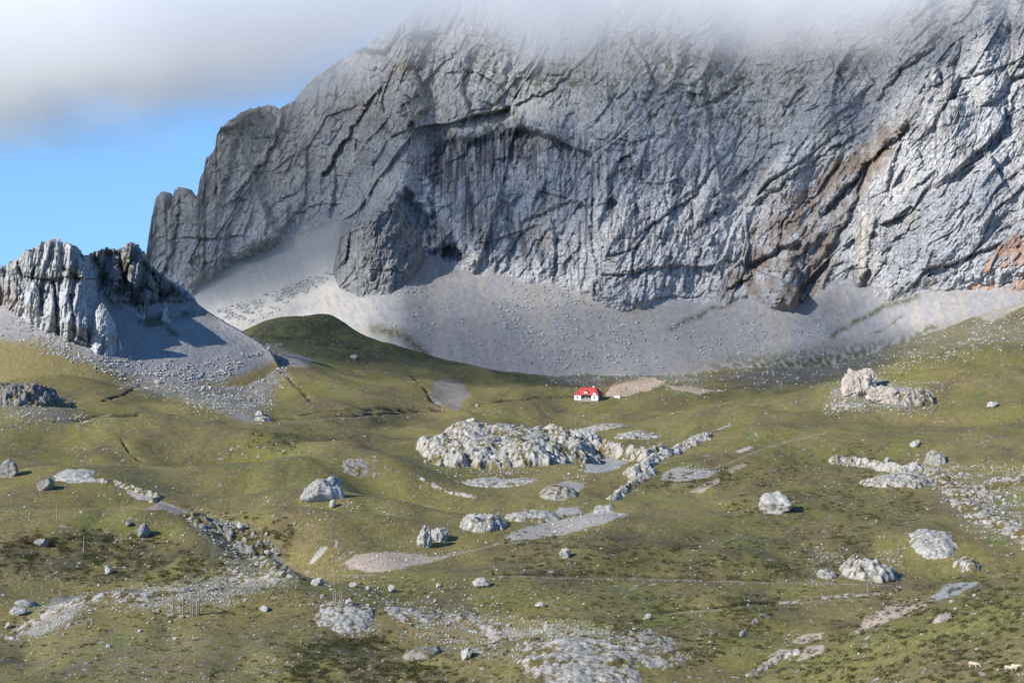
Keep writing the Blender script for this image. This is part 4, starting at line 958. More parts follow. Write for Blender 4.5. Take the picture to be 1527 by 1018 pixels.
BIG = [
 (1158, 766, 58, 32, 901, 'huge rounded pale boulder standing alone on the right-hand slope'),
 (15, 711, 36, 24, 902, 'largest dark grey boulder on the left edge of the meadow'),
 (68, 732, 26, 20, 903, 'square-shouldered grey boulder just right of the largest left-edge boulder'),
 (214, 802, 20, 20, 904, 'upright grey boulder with a dark right face above the shrubby bank'),
 (192, 785, 12, 9, 905, 'small boulder just above and left of the upright grey boulder'),
 (162, 856, 14, 13, 906, 'lone white boulder on the dark heathery bank'),
 (62, 815, 22, 12, 907, 'low lumpy boulder at the start of the dark earth bank'),
 (496, 757, 14, 11, 908, 'round white boulder just below the long blocky boulder'),
 (844, 832, 20, 13, 909, 'pale pyramid boulder alone in the middle of the dark turf'),
 (719, 875, 26, 15, 910, 'broad flat-topped boulder near the end of the long path'),
 (807, 906, 18, 9, 911, 'smooth white boulder below the long path, right of the flat-topped one'),
 (968, 922, 12, 7, 912, 'small white boulder beside the short lower path'),
 (695, 983, 20, 18, 913, 'tall pale boulder standing among gravel at the bottom centre'),
 (521, 901, 12, 9, 914, 'clean white boulder right of the leaning poles'),
 (527, 875, 14, 8, 915, 'pale low boulder above the leaning poles'),
 (474, 873, 20, 12, 916, 'white flat blocks resting left of the leaning poles'),
 (584, 882, 12, 10, 917, 'pair-like pale boulder in the turf right of the leaning poles'),
 (1364, 667, 14, 9, 918, 'white boulder on the slope above the broken rock band'),
 (1368, 663, 9, 7, 919, 'small boulder touching the white one above the rock band'),
 (1323, 690, 9, 8, 920, 'squat boulder sitting on top of the broken rock band'),
 (1481, 608, 20, 9, 921, 'flat pale double boulder high on the far right slope'),
 (358, 792, 11, 13, 922, 'white tooth-shaped boulder at the top of the rocky gully'),
 (337, 786, 9, 8, 923, 'small white boulder at the head of the gully'),
 (528, 535, 14, 6, 924, 'pale flat boulder on the shaded green hill'),
 (28, 917, 28, 14, 925, 'grey angular boulder near the left edge of the lower meadow'),
 (12, 937, 11, 8, 926, 'little white boulder at the left edge below the angular one'),
 (388, 621, 16, 8, 927, 'grey stone block on the left meadow below the scree'),
 (136, 551, 14, 6, 928, 'flat white boulder at the rim of the left scree fan'),
 (26, 605, 14, 12, 929, 'small dark boulder at the foot of the dark rocky knoll'),
 (395, 912, 16, 8, 930, 'low pale slab lying in turf between the two pole groups'),
 (1292, 590, 12, 8, 931, 'white block at the foot of the pinkish wall'),
 (711, 606, 6, 4, 932, 'tiny pale rock in the meadow left of the house'),
 (1420, 898, 9, 5, 933, 'pale stone on the turf right of the pinkish rock fang'),
]
for px, py, w_, h_, sd, lb in BIG:
    me = big(sd) 
    if px < 240 and py < 830 and px not in (162,): me.materials[0] = M_stone_dark
    boulder(px, py, w_, h_, me, lb, 'boulder', rot=0.2)

def mass(px, py, w_, h_, seed, m, label, name, freq=1.0, rot=0.2, aspect=0.8, cat='rock outcrop', boxy=0.75, jag=1.0):
    r = np.random.default_rng(seed); bm = bmesh.new(); bmesh.ops.create_icosphere(bm, subdivisions=6, radius=1)
    v = np.array([p.co[:] for p in bm.verts]); v = np.sign(v) * np.abs(v) ** boxy; v /= np.abs(v).max(0)
    for _ in range(14):
        d = r.normal(size=3); d /= np.linalg.norm(d); q = v @ d; o_ = r.uniform(.6, .95); v = v - np.where(q > o_, q - o_, 0)[:, None] * d * .9
    n = 0.30 * fbm3(v[:, 0] * 2.2 * freq + seed, v[:, 1] * 2.2, v[:, 2] * 1.4, 5, 7, 0.6) - 0.16 * fbm3(v[:, 0] * 4 * freq + seed, v[:, 1] * 4, v[:, 2] * 1.6, 4, 9, 0.6, True)
    f, e = facets2(v[:, 0] * 3.2 * freq + v[:, 1], v[:, 2] * 2.4 + seed, 5, 0.1, 0.10); n = n + f - 0.07 * ss(0.12, 0, e)
    v = v * (1 + n * jag)[:, None]
    for p, c in zip(bm.verts, v): p.co = c
    me = bpy.data.meshes.new(name); bm.to_mesh(me); bm.free(); me.materials.append(m); me.polygons.foreach_set('use_smooth', np.full(len(me.polygons), True))
    return boulder(px, py, w_, h_, me, label, cat, name, rot, 0.25, aspect)
mass(481, 750, 76, 31, 21, M_wallrock, 'long blocky boulder with a bright lit end and shaded right side', 'blocky_rock', 1.6, 0.35, 0.5, boxy=0.42, jag=0.6)
mass(1284, 592, 58, 36, 22, M_pinkrock, 'pinkish rock wall on the shoulder of the right-hand slope', 'pinkish_rock_wall', 1.3, 0.3, 0.8, boxy=0.6, jag=0.9)
mass(1325, 599, 66, 20, 26, M_pinkrock, 'lower pinkish block leaning against the right side of the pinkish wall', 'pinkish_rock_wall', 1.2, 0.1, 0.8)
mass(635, 817, 26, 27, 23, M_wallrock, 'left, upright half of the split grey rock beside the rounded knoll', 'split_rock', 1.0, 0.3)
mass(655, 808, 28, 22, 24, M_wallrock, 'right, lower half of the split grey rock beside the rounded knoll', 'split_rock', 1.2, 0.5)
mass(872, 672, 60, 26, 25, M_wallrock, 'dark cleft crag at the right shoulder of the great dome', 'cleft_crag', 1.4, 0.3)

# many more boulders, each one an object; look-alikes of one area share a label and a group
ZONES = [
 ([(280,765),(400,785),(440,850),(400,880),(330,850)], 45, (4, 9), 'grey angular boulder lying in the rocky gully at left', 'boulders in the left gully'),
 ([(130,545),(300,540),(420,525),(400,600),(300,590)], 34, (3, 7), 'pale block at the foot of the left scree fan', 'blocks below the left scree'),
 ([(440,850),(640,870),(700,950),(560,960),(440,900)], 34, (3.5, 8), 'white boulder in the turf around the leaning poles', 'boulders near the leaning poles'),
 ([(0,860),(200,890),(330,930),(200,1010),(0,1010)], 34, (3.5, 8), 'pale boulder half sunk in the lower left meadow', 'boulders of the lower left meadow'),
 ([(700,920),(960,930),(960,985),(720,990)], 26, (3.5, 8), 'pale boulder in the gravelly turf of the foreground hollow', 'boulders of the foreground hollow'),
 ([(1380,700),(1527,710),(1527,800),(1430,780)], 36, (4, 9), 'white boulder in the stone field of the right-hand slope', 'boulders of the right stone field'),
 ([(1240,580),(1390,590),(1360,612),(1230,612)], 22, (3, 7), 'pale block fallen below the pinkish wall', 'blocks below the pinkish wall'),
 ([(640,860),(760,870),(740,905),(640,900)], 14, (3, 7), 'small white boulder left of the long path', 'boulders by the long path'),
 ([(700,440),(860,400),(960,480),(960,545),(800,545)], 0, (2, 5), '', ''),
 ([(1340,870),(1500,880),(1520,1000),(1300,1000)], 14, (3, 7), 'pale flat stone on the near right slope', 'stones of the near right slope'),
]
for poly, n, (s0, s1), lb, gr in ZONES:
    xs = [p[0] for p in poly]; ys = [p[1] for p in poly]; k = 0
    while k < n:
        px = RNG.uniform(min(xs), max(xs)); py = RNG.uniform(min(ys), max(ys))
        if not inside(poly, np.array([px]), np.array([py]))[0]: continue
        w_ = s0 + (s1 - s0) * RNG.random() ** 2.2
        mx_, my_ = (min(xs) + max(xs)) / 2, (min(ys) + max(ys)) / 2
        wh = ('upper ' if py < my_ else 'lower ') + ('left' if px < mx_ - (max(xs) - min(xs)) * .17 else 'right' if px > mx_ + (max(xs) - min(xs)) * .17 else 'middle')
        lb2 = 'largest ' + lb if k == 0 else lb + ', ' + wh + ' part'
        if k == 0: w_ = s1 * 1.15
        o = boulder(px, py, w_, w_ * RNG.uniform(0.5, 0.85), None, lb2, 'boulder', rot=RNG.uniform(0, 6), deep=0.3)
        o['group'] = gr; k += 1

# ---- the uncountable small stones: one mesh
def scatter(name, label, P0, base_v, base_f, sizes, m, squash=(0.45, 0.9), sink=0.25, kind='stuff', cat='stones', alb_var=None):
    n = len(P0); nv = len(base_v[0]); k = RNG.integers(0, len(base_v), n)
    a = RNG.uniform(0, 6.283, n); V = np.stack([base_v[i] for i in k])          # n, nv, 3
    c, s = np.cos(a)[:, None], np.sin(a)[:, None]
    x = V[..., 0] * c - V[..., 1] * s; y = V[..., 0] * s + V[..., 1] * c
    V = np.stack([x * RNG.uniform(.75, 1.3, (n, 1)), y, V[..., 2] * RNG.uniform(*squash, (n, 1))], -1) * sizes[:, None, None]
    V[..., 2] += (sizes * (0.5 - sink))[:, None]
    V = V + P0[:, None, :]
    Fc = (base_f[None] + (np.arange(n) * nv)[:, None, None]).reshape(-1, base_f.shape[1])
    al = None
    if alb_var is not None:
        base, var = alb_var
        t = RNG.random((n, 1)); al = np.repeat((np.asarray(base)[None] * (1 - var * t))[:, None, :], nv, 1)
    o = mesh_obj(name, V.reshape(-1, 3), Fc, m, smooth=False, alb=al)
    tag(o, label, cat, kind=kind); return o

bmx = bmesh.new(); bmesh.ops.create_icosphere(bmx, subdivisions=1, radius=1)
ico_v = np.array([v.co[:] for v in bmx.verts]); ico_f = np.array([[v.index for v in f.verts] for f in bmx.faces]); bmx.free()
STV = [ico_v * (1 + RNG.uniform(-0.3, 0.25, (len(ico_v), 1))) for _ in range(10)]

def cloud_points(n, poly, soft=10, clump=0.0, seed=0, pw=1.0):
    """n ground points seen inside a photo outline, thinning at its rim, clumped by noise"""
    xs = [p[0] for p in poly]; ys = [p[1] for p in poly]; out = []
    while sum(len(o_) for o_ in out) < n:
        px = RNG.uniform(min(xs) - soft, max(xs) + soft, n * 2); py = RNG.uniform(min(ys) - soft, max(ys) + soft, n * 2)
        d = poly_soft(poly, px, py, soft)
        q = d * np.clip(0.5 + clump * (noise2(px / 17 + seed, py / 7, 700 + seed) + 0.6 * noise2(px / 60, py / 22 + seed, 710)), 0, 1) ** pw
        if q.max() <= 0: break
        kp = RNG.random(len(px)) < q
        out.append(np.stack([px[kp], py[kp]], 1))
    return np.concatenate(out)[:n]
DENS = [
 ([(0,860),(420,860),(1180,860),(1340,880),(1200,960),(1040,1018),(0,1018)], 3300, 1.9, 4.2),
 ([(0,700),(400,740),(620,740),(640,860),(0,870)], 1500, 1.8, 3.8),
 ([(640,760),(1240,700),(1527,640),(1527,830),(1300,880),(700,860)], 1200, 1.8, 3.8),
 ([(0,600),(1527,600),(1527,720),(0,720)], 650, 1.7, 3.6),
 ([(1300,900),(1527,840),(1527,1018),(1080,1018)], 500, 1.4, 2.0),
 ([(100,535),(300,530),(420,515),(430,560),(400,610),(330,620),(200,580)], 5200, 0.8, 1.0),
 ([(60,900),(150,885),(120,930),(20,950)], 900, 1.2, 1.0),
 ([(150,890),(330,860),(440,862),(330,905),(180,910)], 2600, 1.0, 1.0),
 ([(280,765),(350,775),(430,830),(440,870),(380,880),(330,820)], 1700, 1.2, 1.0),
 ([(470,905),(520,903),(570,940),(520,950)], 1100, 0.9, 1.0),
 ([(560,890),(720,915),(960,940),(980,975),(760,985),(620,950)], 4200, 1.3, 1.3),
 ([(1370,690),(1527,700),(1527,810),(1440,790)], 2800, 1.3, 1.0),
 ([(1230,575),(1400,570),(1390,612),(1230,615)], 1500, 1.0, 1.0),
 ([(1200,815),(1340,820),(1350,870),(1210,870)], 600, 1.4, 1.0),
 ([(1060,545),(1280,520),(1527,460),(1527,520),(1300,560),(1100,580)], 2800, 1.0, 1.2),
 ([(780,552),(1060,548),(1060,575),(850,580)], 1100, 1.0, 1.0),
 ([(640,695),(900,690),(880,715),(680,720)], 500, 1.2, 1.0),
 ([(513,838),(570,823),(700,822),(600,846)], 420, 0.6, 1.0), ([(752,802),(850,772),(935,765),(850,796)], 520, 0.6, 1.0), ([(983,714),(1010,697),(1072,703),(1010,720)], 260, 0.6, 1.0),
 ([(905,592),(940,562),(1080,582),(960,586)], 260, 0.6, 1.0), ([(1275,940),(1330,898),(1382,900),(1310,932)], 160, 0.6, 1.0),
 ([(0,590),(110,600),(140,630),(0,640)], 700, 1.2, 1.0),
]
pts = []; szs = []
for i, (poly, n, cl, pw) in enumerate(DENS):
    c_ = cloud_points(n, poly, 12, cl, i, pw)
    w_ = 0.75 + 1.9 * RNG.random(len(c_)) ** 5 + 1.2 * RNG.random(len(c_)) ** 14
    for (px, py), ww in zip(c_, w_):
        fx = (px - PXA[0]) / (PXA[1] - PXA[0]); ii = int(round(fx))
        if ii < 0 or ii >= NC: continue
        cc = GPY[:, ii]; kk_ = int(np.argmax(cc <= py))
        if cc[kk_] > py: continue
        D_ = DA[kk_]; pts.append(((px - CX) * D_ / F, D_)); szs.append(ww * D_ / F * 0.68)
pts = np.array(pts); szs = np.array(szs)
P0 = np.concatenate([pts, height(pts[:, 0], pts[:, 1])[:, None]], 1)
M_peb = surf_mat('loose_limestone', [1.5], 0.1, [(0.8, 1.1)])
scatter('scattered_stones', 'countless small pale stones strewn over the turf', P0, STV, ico_f, szs, M_peb, alb_var=((0.56, 0.54, 0.49), 0.6))

# talus blocks on the great scree
def on_main(c_, D_fn):
    d = D_fn(c_[:, 0], c_[:, 1]); return np.stack([(c_[:, 0] - CX) * d / F, d, (HY - c_[:, 1]) * d / F], 1), d
c_ = np.concatenate([cloud_points(2600, [(760,430),(840,430),(900,490),(960,500),(980,545),(820,550),(760,500)], 22, 1.3, 40, 1.3),
                     cloud_points(1500, [(520,470),(620,420),(760,420),(1000,470),(1180,470),(1280,440),(1200,530),(700,545)], 10, 1.4, 41, 1.6),
                     cloud_points(1300, [(1020,500),(1150,480),(1230,470),(1260,520),(1050,545)], 16, 1.4, 42, 1.5),
                     cloud_points(1800, [(310,470),(400,440),(500,400),(490,415),(370,485)], 6, 1.4, 43, 1.2)])
p3, d3 = on_main(c_, lambda a, b: depth_main(a[None], b[None])[0])
s3 = (0.7 + 3.0 * RNG.random(len(c_)) ** 6) * d3 / F * 0.75
scatter('scree_blocks', 'grey blocks strewn over the great scree below the wall', p3, STV, ico_f, s3, M_peb, alb_var=((0.52, 0.51, 0.49), 0.4))
c_ = cloud_points(4200, [(150,515),(210,540),(290,545),(400,518),(330,570),(200,570),(60,520),(0,500),(20,480),(110,505)], 8, 1.0, 44, 1.0)
p3, d3 = on_main(c_, lambda a, b: depth_crag(a[None], b[None])[0])
s3 = (0.7 + 2.6 * RNG.random(len(c_)) ** 5) * d3 / F * 0.75
scatter('scree_blocks', 'pale rubble strewn over the fan below the left crag', p3, STV, ico_f, s3, M_peb, alb_var=((0.50, 0.485, 0.45), 0.5))

# low dark dwarf shrubs and tussocks
tf = []; tv = []
for _ in range(6):
    n = 46; c = RNG.normal(size=(n, 3)) * (0.55, 0.55, 0.30); a = RNG.normal(size=(n, 3, 3)) * 0.20
    tv.append((c[:, None, :] + a).reshape(-1, 3))
tf = np.arange(46 * 3).reshape(-1, 3)
SH = [([(0,800),(120,792),(260,812),(340,840),(300,872),(140,868),(0,850)], 1500), ([(1100,700),(1300,660),(1400,760),(1250,810),(1080,770)], 900), ([(740,800),(1300,800),(1300,862),(740,862)], 1300),
      ([(1300,890),(1527,840),(1527,1018),(1090,1018)], 1500), ([(430,965),(560,950),(700,1018),(420,1018)], 1300), ([(900,880),(1200,880),(1150,960),(1000,1000),(860,920)], 900), ([(0,860),(900,860),(1000,1018),(0,1018)], 1300),
      ([(960,715),(1100,700),(1090,720),(970,728)], 250), ([(280,760),(440,780),(420,860),(330,840)], 700), ([(380,640),(460,650),(440,672),(370,668)], 160)]
pts = []; szs = []
for i, (poly, n) in enumerate(SH):
    for px, py in cloud_points(n, poly, 12, 1.5, 60 + i, 2.0):
        ii = int(round((px - PXA[0]) / (PXA[1] - PXA[0])))
        if ii < 0 or ii >= NC: continue
        cc = GPY[:, ii]; kk_ = int(np.argmax(cc <= py)); D_ = DA[kk_]
        pts.append(((px - CX) * D_ / F, D_)); szs.append(RNG.uniform(0.22, 0.62) * (0.8 + D_ / 1500))
pts = np.array(pts); szs = np.array(szs)
P0 = np.concatenate([pts, height(pts[:, 0], pts[:, 1])[:, None]], 1)
M_shrub = surf_mat('shrub_leaves', [2.0], 0.02, [(0.7, 1.2)])
scatter('low_shrubs', 'low dark green dwarf shrubs and tussocks in the turf', P0, tv, tf, szs, M_shrub, squash=(0.5, 0.9), sink=0.35, cat='shrubs', alb_var=((0.095, 0.100, 0.038), 0.5))

# ---------------------------------------------------------------- house
def box(bm, x0, x1, y0, y1, z0, z1):
    vs = [bm.verts.new(p) for p in ((x0,y0,z0),(x1,y0,z0),(x1,y1,z0),(x0,y1,z0),(x0,y0,z1),(x1,y0,z1),(x1,y1,z1),(x0,y1,z1))]
    for f in ((0,3,2,1),(4,5,6,7),(0,1,5,4),(1,2,6,5),(2,3,7,6),(3,0,4,7)): bm.faces.new([vs[i] for i in f])
def part(name, bm, m, parent=None, smooth=False, loc=None):
    bmesh.ops.recalc_face_normals(bm, faces=bm.faces)
    me = bpy.data.meshes.new(name); bm.to_mesh(me); bm.free(); me.materials.append(m)
    if smooth: me.polygons.foreach_set('use_smooth', np.full(len(me.polygons), True))
    o = bpy.data.objects.new(name, me); col.objects.link(o)
    if parent is not None: o.parent = parent
    if loc is not None: o.location = loc
    return o
def boxpart(name, dims, m, parent):
    bm = bmesh.new(); box(bm, *dims); return part(name, bm, m, parent)
def prism(bm, poly, f0, f1):
    """poly in (u, v); f0, f1 map (u, v) to a 3-d point"""
    a = [bm.verts.new(f0(*p)) for p in poly]; b = [bm.verts.new(f1(*p)) for p in poly]
    bm.faces.new(a); bm.faces.new(b[::-1])
    for i in range(len(a)): j = (i + 1) % len(a); bm.faces.new((a[i], a[j], b[j], b[i]))
WHT = flat_mat('white_render', (0.76, 0.75, 0.72), 0.8, 0.14, 0.8); REDT = flat_mat('red_roof_tiles', (0.52, 0.060, 0.050), 0.7, 0.35, 1.2)
GLS = flat_mat('dark_glass', (0.03, 0.035, 0.045), 0.15); WOOD = flat_mat('dark_timber', (0.10, 0.07, 0.05), 0.8); STN = flat_mat('plinth_stone', (0.34, 0.32, 0.29), 0.9, 0.4)
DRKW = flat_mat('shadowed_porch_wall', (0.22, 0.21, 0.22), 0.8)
hp = hit(878, 597); hs = hp.y / F
house = bpy.data.objects.new('mountain_house', None); col.objects.link(house)
tag(house, 'white mountain house with red hipped roof and dormers on the meadow below the scree', 'house')
house.location = (hp.x, hp.y + 3, hp.z + 0.1); house.rotation_euler = (0, 0, R(-22)); house.scale = (0.86, 0.88, 0.84)
W, Dp, E = 9.2, 5.2, 4.3     # half-width, half-depth, eaves
boxpart('plinth', (-W - .15, W + .15, -Dp - .15, Dp + .15, -3.0, 0.35), STN, house)
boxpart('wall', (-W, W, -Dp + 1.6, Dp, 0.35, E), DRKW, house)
for sx in (-1, 1):       # projecting white end bays
    x0, x1 = (-W, -W + 5.2) if sx < 0 else (W - 5.2, W)
    bay = boxpart('end_bay', (x0, x1, -Dp, Dp - .02, 0.352, E - .003), WHT, house)
    for xc in ((x0 + x1) / 2 - .1,):
        wn = boxpart('window', (xc - .55, xc + .55, -Dp - .05, -Dp + .02, 1.5, 3.0), WOOD, house); boxpart('pane', (xc - .42, xc + .42, -Dp - .07, -Dp - .052, 1.62, 2.88), GLS, wn)
for yc in (-2.6, 0.4, 3.2):
    wn = boxpart('window', (W - .02, W + .05, yc - .5, yc + .5, 1.5, 3.0), WOOD, house); boxpart('pane', (W + .052, W + .07, yc - .38, yc + .38, 1.62, 2.88), GLS, wn)
for xc in (-2.4, 2.4):
    wn = boxpart('window', (xc - .6, xc + .6, -Dp + 1.53, -Dp + 1.62, 1.4, 3.0), WOOD, house); boxpart('pane', (xc - .46, xc + .46, -Dp + 1.50, -Dp + 1.528, 1.52, 2.88), GLS, wn)
dr = boxpart('door', (-.6, .6, -Dp + 1.5, -Dp + 1.62, 0.36, 2.6), WOOD, house)
bm = bmesh.new()
for x in np.linspace(-3.8, 3.8, 14): box(bm, x - .05, x + .05, -Dp + .05, -Dp + .13, 0.36, 1.25)
box(bm, -3.98, 3.98, -Dp + .03, -Dp + .15, 1.252, 1.36); part('balustrade', bm, WHT, house)
# roof: steep skirt with hipped ends
ov = .55; RH = 5.2
bm = bmesh.new()
pr = [[(-W - ov, -Dp - ov, E), (W + ov, -Dp - ov, E), (W + ov, Dp + ov, E), (-W - ov, Dp + ov, E)],
      [(-W - ov + 2.6, -2.9, E + 3.3), (W + ov - 2.6, -2.9, E + 3.3), (W + ov - 2.6, 2.9, E + 3.3), (-W - ov + 2.6, 2.9, E + 3.3)],
      [(-5.2, -.15, E + RH), (5.2, -.15, E + RH), (5.2, .15, E + RH), (-5.2, .15, E + RH)]]
rg = [[bm.verts.new(p) for p in [(x, y, z - .25) for x, y, z in pr[0]]]] + [[bm.verts.new(p) for p in r_] for r_ in pr]
bm.faces.new(rg[0][::-1]); bm.faces.new(rg[-1])
for a, b in zip(rg[:-1], rg[1:]):
    for i in range(4): j = (i + 1) % 4; bm.faces.new((a[i], a[j], b[j], b[i]))
roof = part('roof', bm, REDT, house)
bm = bmesh.new(); box(bm, 3.4, 4.3, -.2, .7, E + RH - 1.2, E + RH + 1.0); box(bm, 3.25, 4.45, -.35, .85, E + RH + 1.002, E + RH + 1.15); part('chimney', bm, WHT, roof)
def dormer(xc, w_, zb, h_, y0):
    d = bmesh.new(); box(d, xc - w_, xc + w_, y0, -1.2, zb, zb + h_); do = part('dormer', d, WHT, roof); return do
dm = dormer(-.2, 1.3, E + 1.0, 1.45, -Dp - .1)
r2 = bmesh.new(); prism(r2, [(-1.75, 0), (1.75, 0), (0, 1.15)], lambda u, v: (-.2 + u, -Dp - .45, E + 2.46 + v), lambda u, v: (-.2 + u, -.9, E + 2.46 + v)); part('dormer_roof', r2, REDT, roof)
for xc in (-6.6, 6.6):   # small gables over the end bays
    r2 = bmesh.new(); prism(r2, [(-2.5, 0), (2.5, 0), (0, 2.5)], lambda u, v: (xc + u, -Dp - .6, E + .01 + v), lambda u, v: (xc + u, -1.6, E + .01 + v)); part('gable_roof', r2, REDT, roof)
    g2 = bmesh.new(); prism(g2, [(-1.9, 0), (1.9, 0), (0, 1.85)], lambda u, v: (xc + u, -Dp - .64, E + .03 + v), lambda u, v: (xc + u, -Dp - .602, E + .03 + v)); part('gable_panel', g2, REDT if xc < 0 else WHT, roof)

sp = hit(921, 593); shed = bpy.data.objects.new('white_shed', None); col.objects.link(shed); shed.location = (sp.x, sp.y + 2, sp.z); shed.rotation_euler = (0, 0, R(-15))
tag(shed, 'small low white outbuilding right of the red-roofed house', 'shed')
boxpart('wall', (-2.0, 2.0, -1.3, 1.3, -.8, 1.7), WHT, shed)
r2 = bmesh.new(); prism(r2, [(-1.6, 0), (1.6, 0), (1.6, .15), (0, .75), (-1.6, .15)], lambda u, v: (-2.2, u, 1.702 + v), lambda u, v: (2.2, u, 1.702 + v)); part('roof', r2, STN, shed)

# ---------------------------------------------------------------- wooden poles
PWOOD = flat_mat('weathered_pole_wood', (0.30, 0.26, 0.21), 0.9, 0.35, 2.0); IRON = flat_mat('dull_iron', (0.12, 0.12, 0.12), 0.6)
def pole(px, top, bot, label, r=0.17, lean=0.0, group=None, arm=True):
    p = hit(px, bot); h = (bot - top) * p.y / F
    o = bpy.data.objects.new('wooden_pole', None); col.objects.link(o); o.location = p; o.rotation_euler = (0, lean, RNG.uniform(0, 3))
    bm = bmesh.new(); nseg = 6; rings = []
    for i in range(nseg + 1):
        t = i / nseg; rr = r * (1.15 - 0.4 * t); ox = 0.05 * math.sin(3 * t + px)
        rings.append([bm.verts.new((ox + rr * math.cos(a), rr * math.sin(a), -0.6 + (h + 0.6) * t)) for a in np.linspace(0, 2 * math.pi, 11)[:-1]])
    for a, b in zip(rings[:-1], rings[1:]):
        for i in range(10): j = (i + 1) % 10; bm.faces.new((a[i], a[j], b[j], b[i]))
    bm.faces.new(rings[-1]); bm.faces.new(rings[0][::-1])
    part('shaft', bm, PWOOD, o, True)
    bm = bmesh.new()
    for zz in (h - .35, h - .75):
        bmesh.ops.create_cone(bm, cap_ends=True, segments=12, radius1=r * 1.05, radius2=r * 1.05, depth=.1, matrix=Matrix.Translation((0, 0, zz)))
    part('band', bm, IRON, o)
    tag(o, label, 'pole', group); return o
GRPA = 'poles standing in the lower left meadow'; GRPB = 'poles above the white stone heap'
pole(85, 752, 779, 'lone tall pole on the grassy spur at upper left'); pole(125, 799, 824, 'lone pole standing on the dark heathery bank')
for i, (px, t_, b_, lb) in enumerate([(258, 893, 917, 'leftmost thin pole of the row in front of the rubble bank'), (273, 883, 916, 'tall dark pole second from left in the row by the rubble bank'),
        (285, 891, 917, 'third pole of the rubble-bank row, the pale one of a close pair'), (287.8, 884, 918, 'fourth pole of the rubble-bank row, the dark one of a close pair'),
        (293.5, 887, 918, 'fifth pole of the rubble-bank row, tall and pale'), (297, 884, 917, 'rightmost dark pole of the row by the rubble bank')]):
    pole(px, t_, b_, lb, 0.16, 0.01 * (i - 2), GRPA)
for i, (px, t_, b_, lb) in enumerate([(498.3, 876, 906, 'leftmost pale pole above the white stone heap'), (501, 878, 905, 'second pole from left above the white stone heap'),
        (507.4, 875, 907, 'tall pale third pole above the white stone heap'), (510.3, 879, 906, 'rightmost pole above the white stone heap')]):
    pole(px, t_, b_, lb, 0.16, 0.012 * (i % 2), GRPB)
pole(1294, 848, 884, 'lone thin pole beside the path at right, below the jumbled blocks', 0.13)

# ---------------------------------------------------------------- cattle on the near slope
HIDE = flat_mat('cream_hide', (0.60, 0.50, 0.38), 0.8, 0.2, 2.5); HORN = flat_mat('horn_and_hoof', (0.25, 0.2, 0.16), 0.5)
def cow(px, py, hgt_px, yaw, label, headdown=True):
    p = hit(px, py); s = hgt_px * p.y / F / 1.42
    o = bpy.data.objects.new('cow', None); col.objects.link(o); o.location = p; o.rotation_euler = (0, 0, yaw); o.scale = (s, s, s); tag(o, label, 'cow', 'cream cattle grazing on the near slope')
    hd = (1.62, 0, 0.62) if headdown else (1.62, 0, 1.45)
    mz = (1.95, 0, 0.28) if headdown else (2.0, 0, 1.30)
    J = [((-0.75,0,1.12),.33),((-0.3,0,1.02),.40),((0.25,0,1.02),.40),((0.72,0,1.12),.34),((1.15,0,1.08 if headdown else 1.35),.22),(hd,.155),(mz,.095),((-1.02,0,1.22),.20)]
    Ed = [(0,1),(1,2),(2,3),(3,4),(4,5),(5,6),(0,7)]
    for sy in (-1, 1):
        b = len(J)   # front leg
        J += [((0.62,.20*sy,0.78),.15),((0.62,.22*sy,0.42),.085),((0.64,.22*sy,0.10),.065),((0.69,.22*sy,0.03),.08)]; Ed += [(3,b),(b,b+1),(b+1,b+2),(b+2,b+3)]
        b = len(J)   # hind leg: stifle forward, hock back
        J += [((-0.62,.22*sy,0.82),.20),((-0.82,.22*sy,0.48),.095),((-0.74,.22*sy,0.10),.065),((-0.68,.22*sy,0.03),.08)]; Ed += [(0,b),(b,b+1),(b+1,b+2),(b+2,b+3)]
        b = len(J); J += [((hd[0]-.05,.20*sy,hd[2]+.10),.05),((hd[0]-.08,.33*sy,hd[2]+.10),.035)]; Ed += [(5,b),(b,b+1)]
    b = len(J); J += [((-1.14,0,1.0),.05),((-1.17,0,0.62),.03),((-1.16,0,0.48),.05)]; Ed += [(7,b),(b,b+1),(b+1,b+2)]
    me = bpy.data.meshes.new('body'); me.from_pydata([j[0] for j in J], Ed, []); me.materials.append(HIDE)
    bo = bpy.data.objects.new('body', me); col.objects.link(bo); bo.parent = o
    sk = bo.modifiers.new('skin', 'SKIN'); 
    if not me.skin_vertices: bo.modifiers.remove(sk); sk = bo.modifiers.new('skin', 'SKIN')
    for v, j in zip(me.skin_vertices[0].data, J): v.radius = (j[1], j[1])
    me.skin_vertices[0].data[1].use_root = True
    sb = bo.modifiers.new('sub', 'SUBSURF'); sb.levels = 2; sb.render_levels = 2
    for sy in (-1, 1):
        bm = bmesh.new(); bmesh.ops.create_cone(bm, cap_ends=True, segments=8, radius1=.035, radius2=.008, depth=.28, matrix=Matrix.Translation((hd[0], .16*sy, hd[2]+.24)) @ Matrix.Rotation(-.5*sy, 4, 'X'))
        part('horn', bm, HORN, o, True)
    return o
cow(1451.5, 995.5, 9.5, R(-30), 'cream cow grazing alone, left of the other two')
cow(1505, 1001, 9.2, R(-24), 'cream cow grazing, the left one of the pair at the right edge')
cow(1513.5, 998.5, 8.5, R(-42), 'cream cow standing behind the other at the right edge', False)

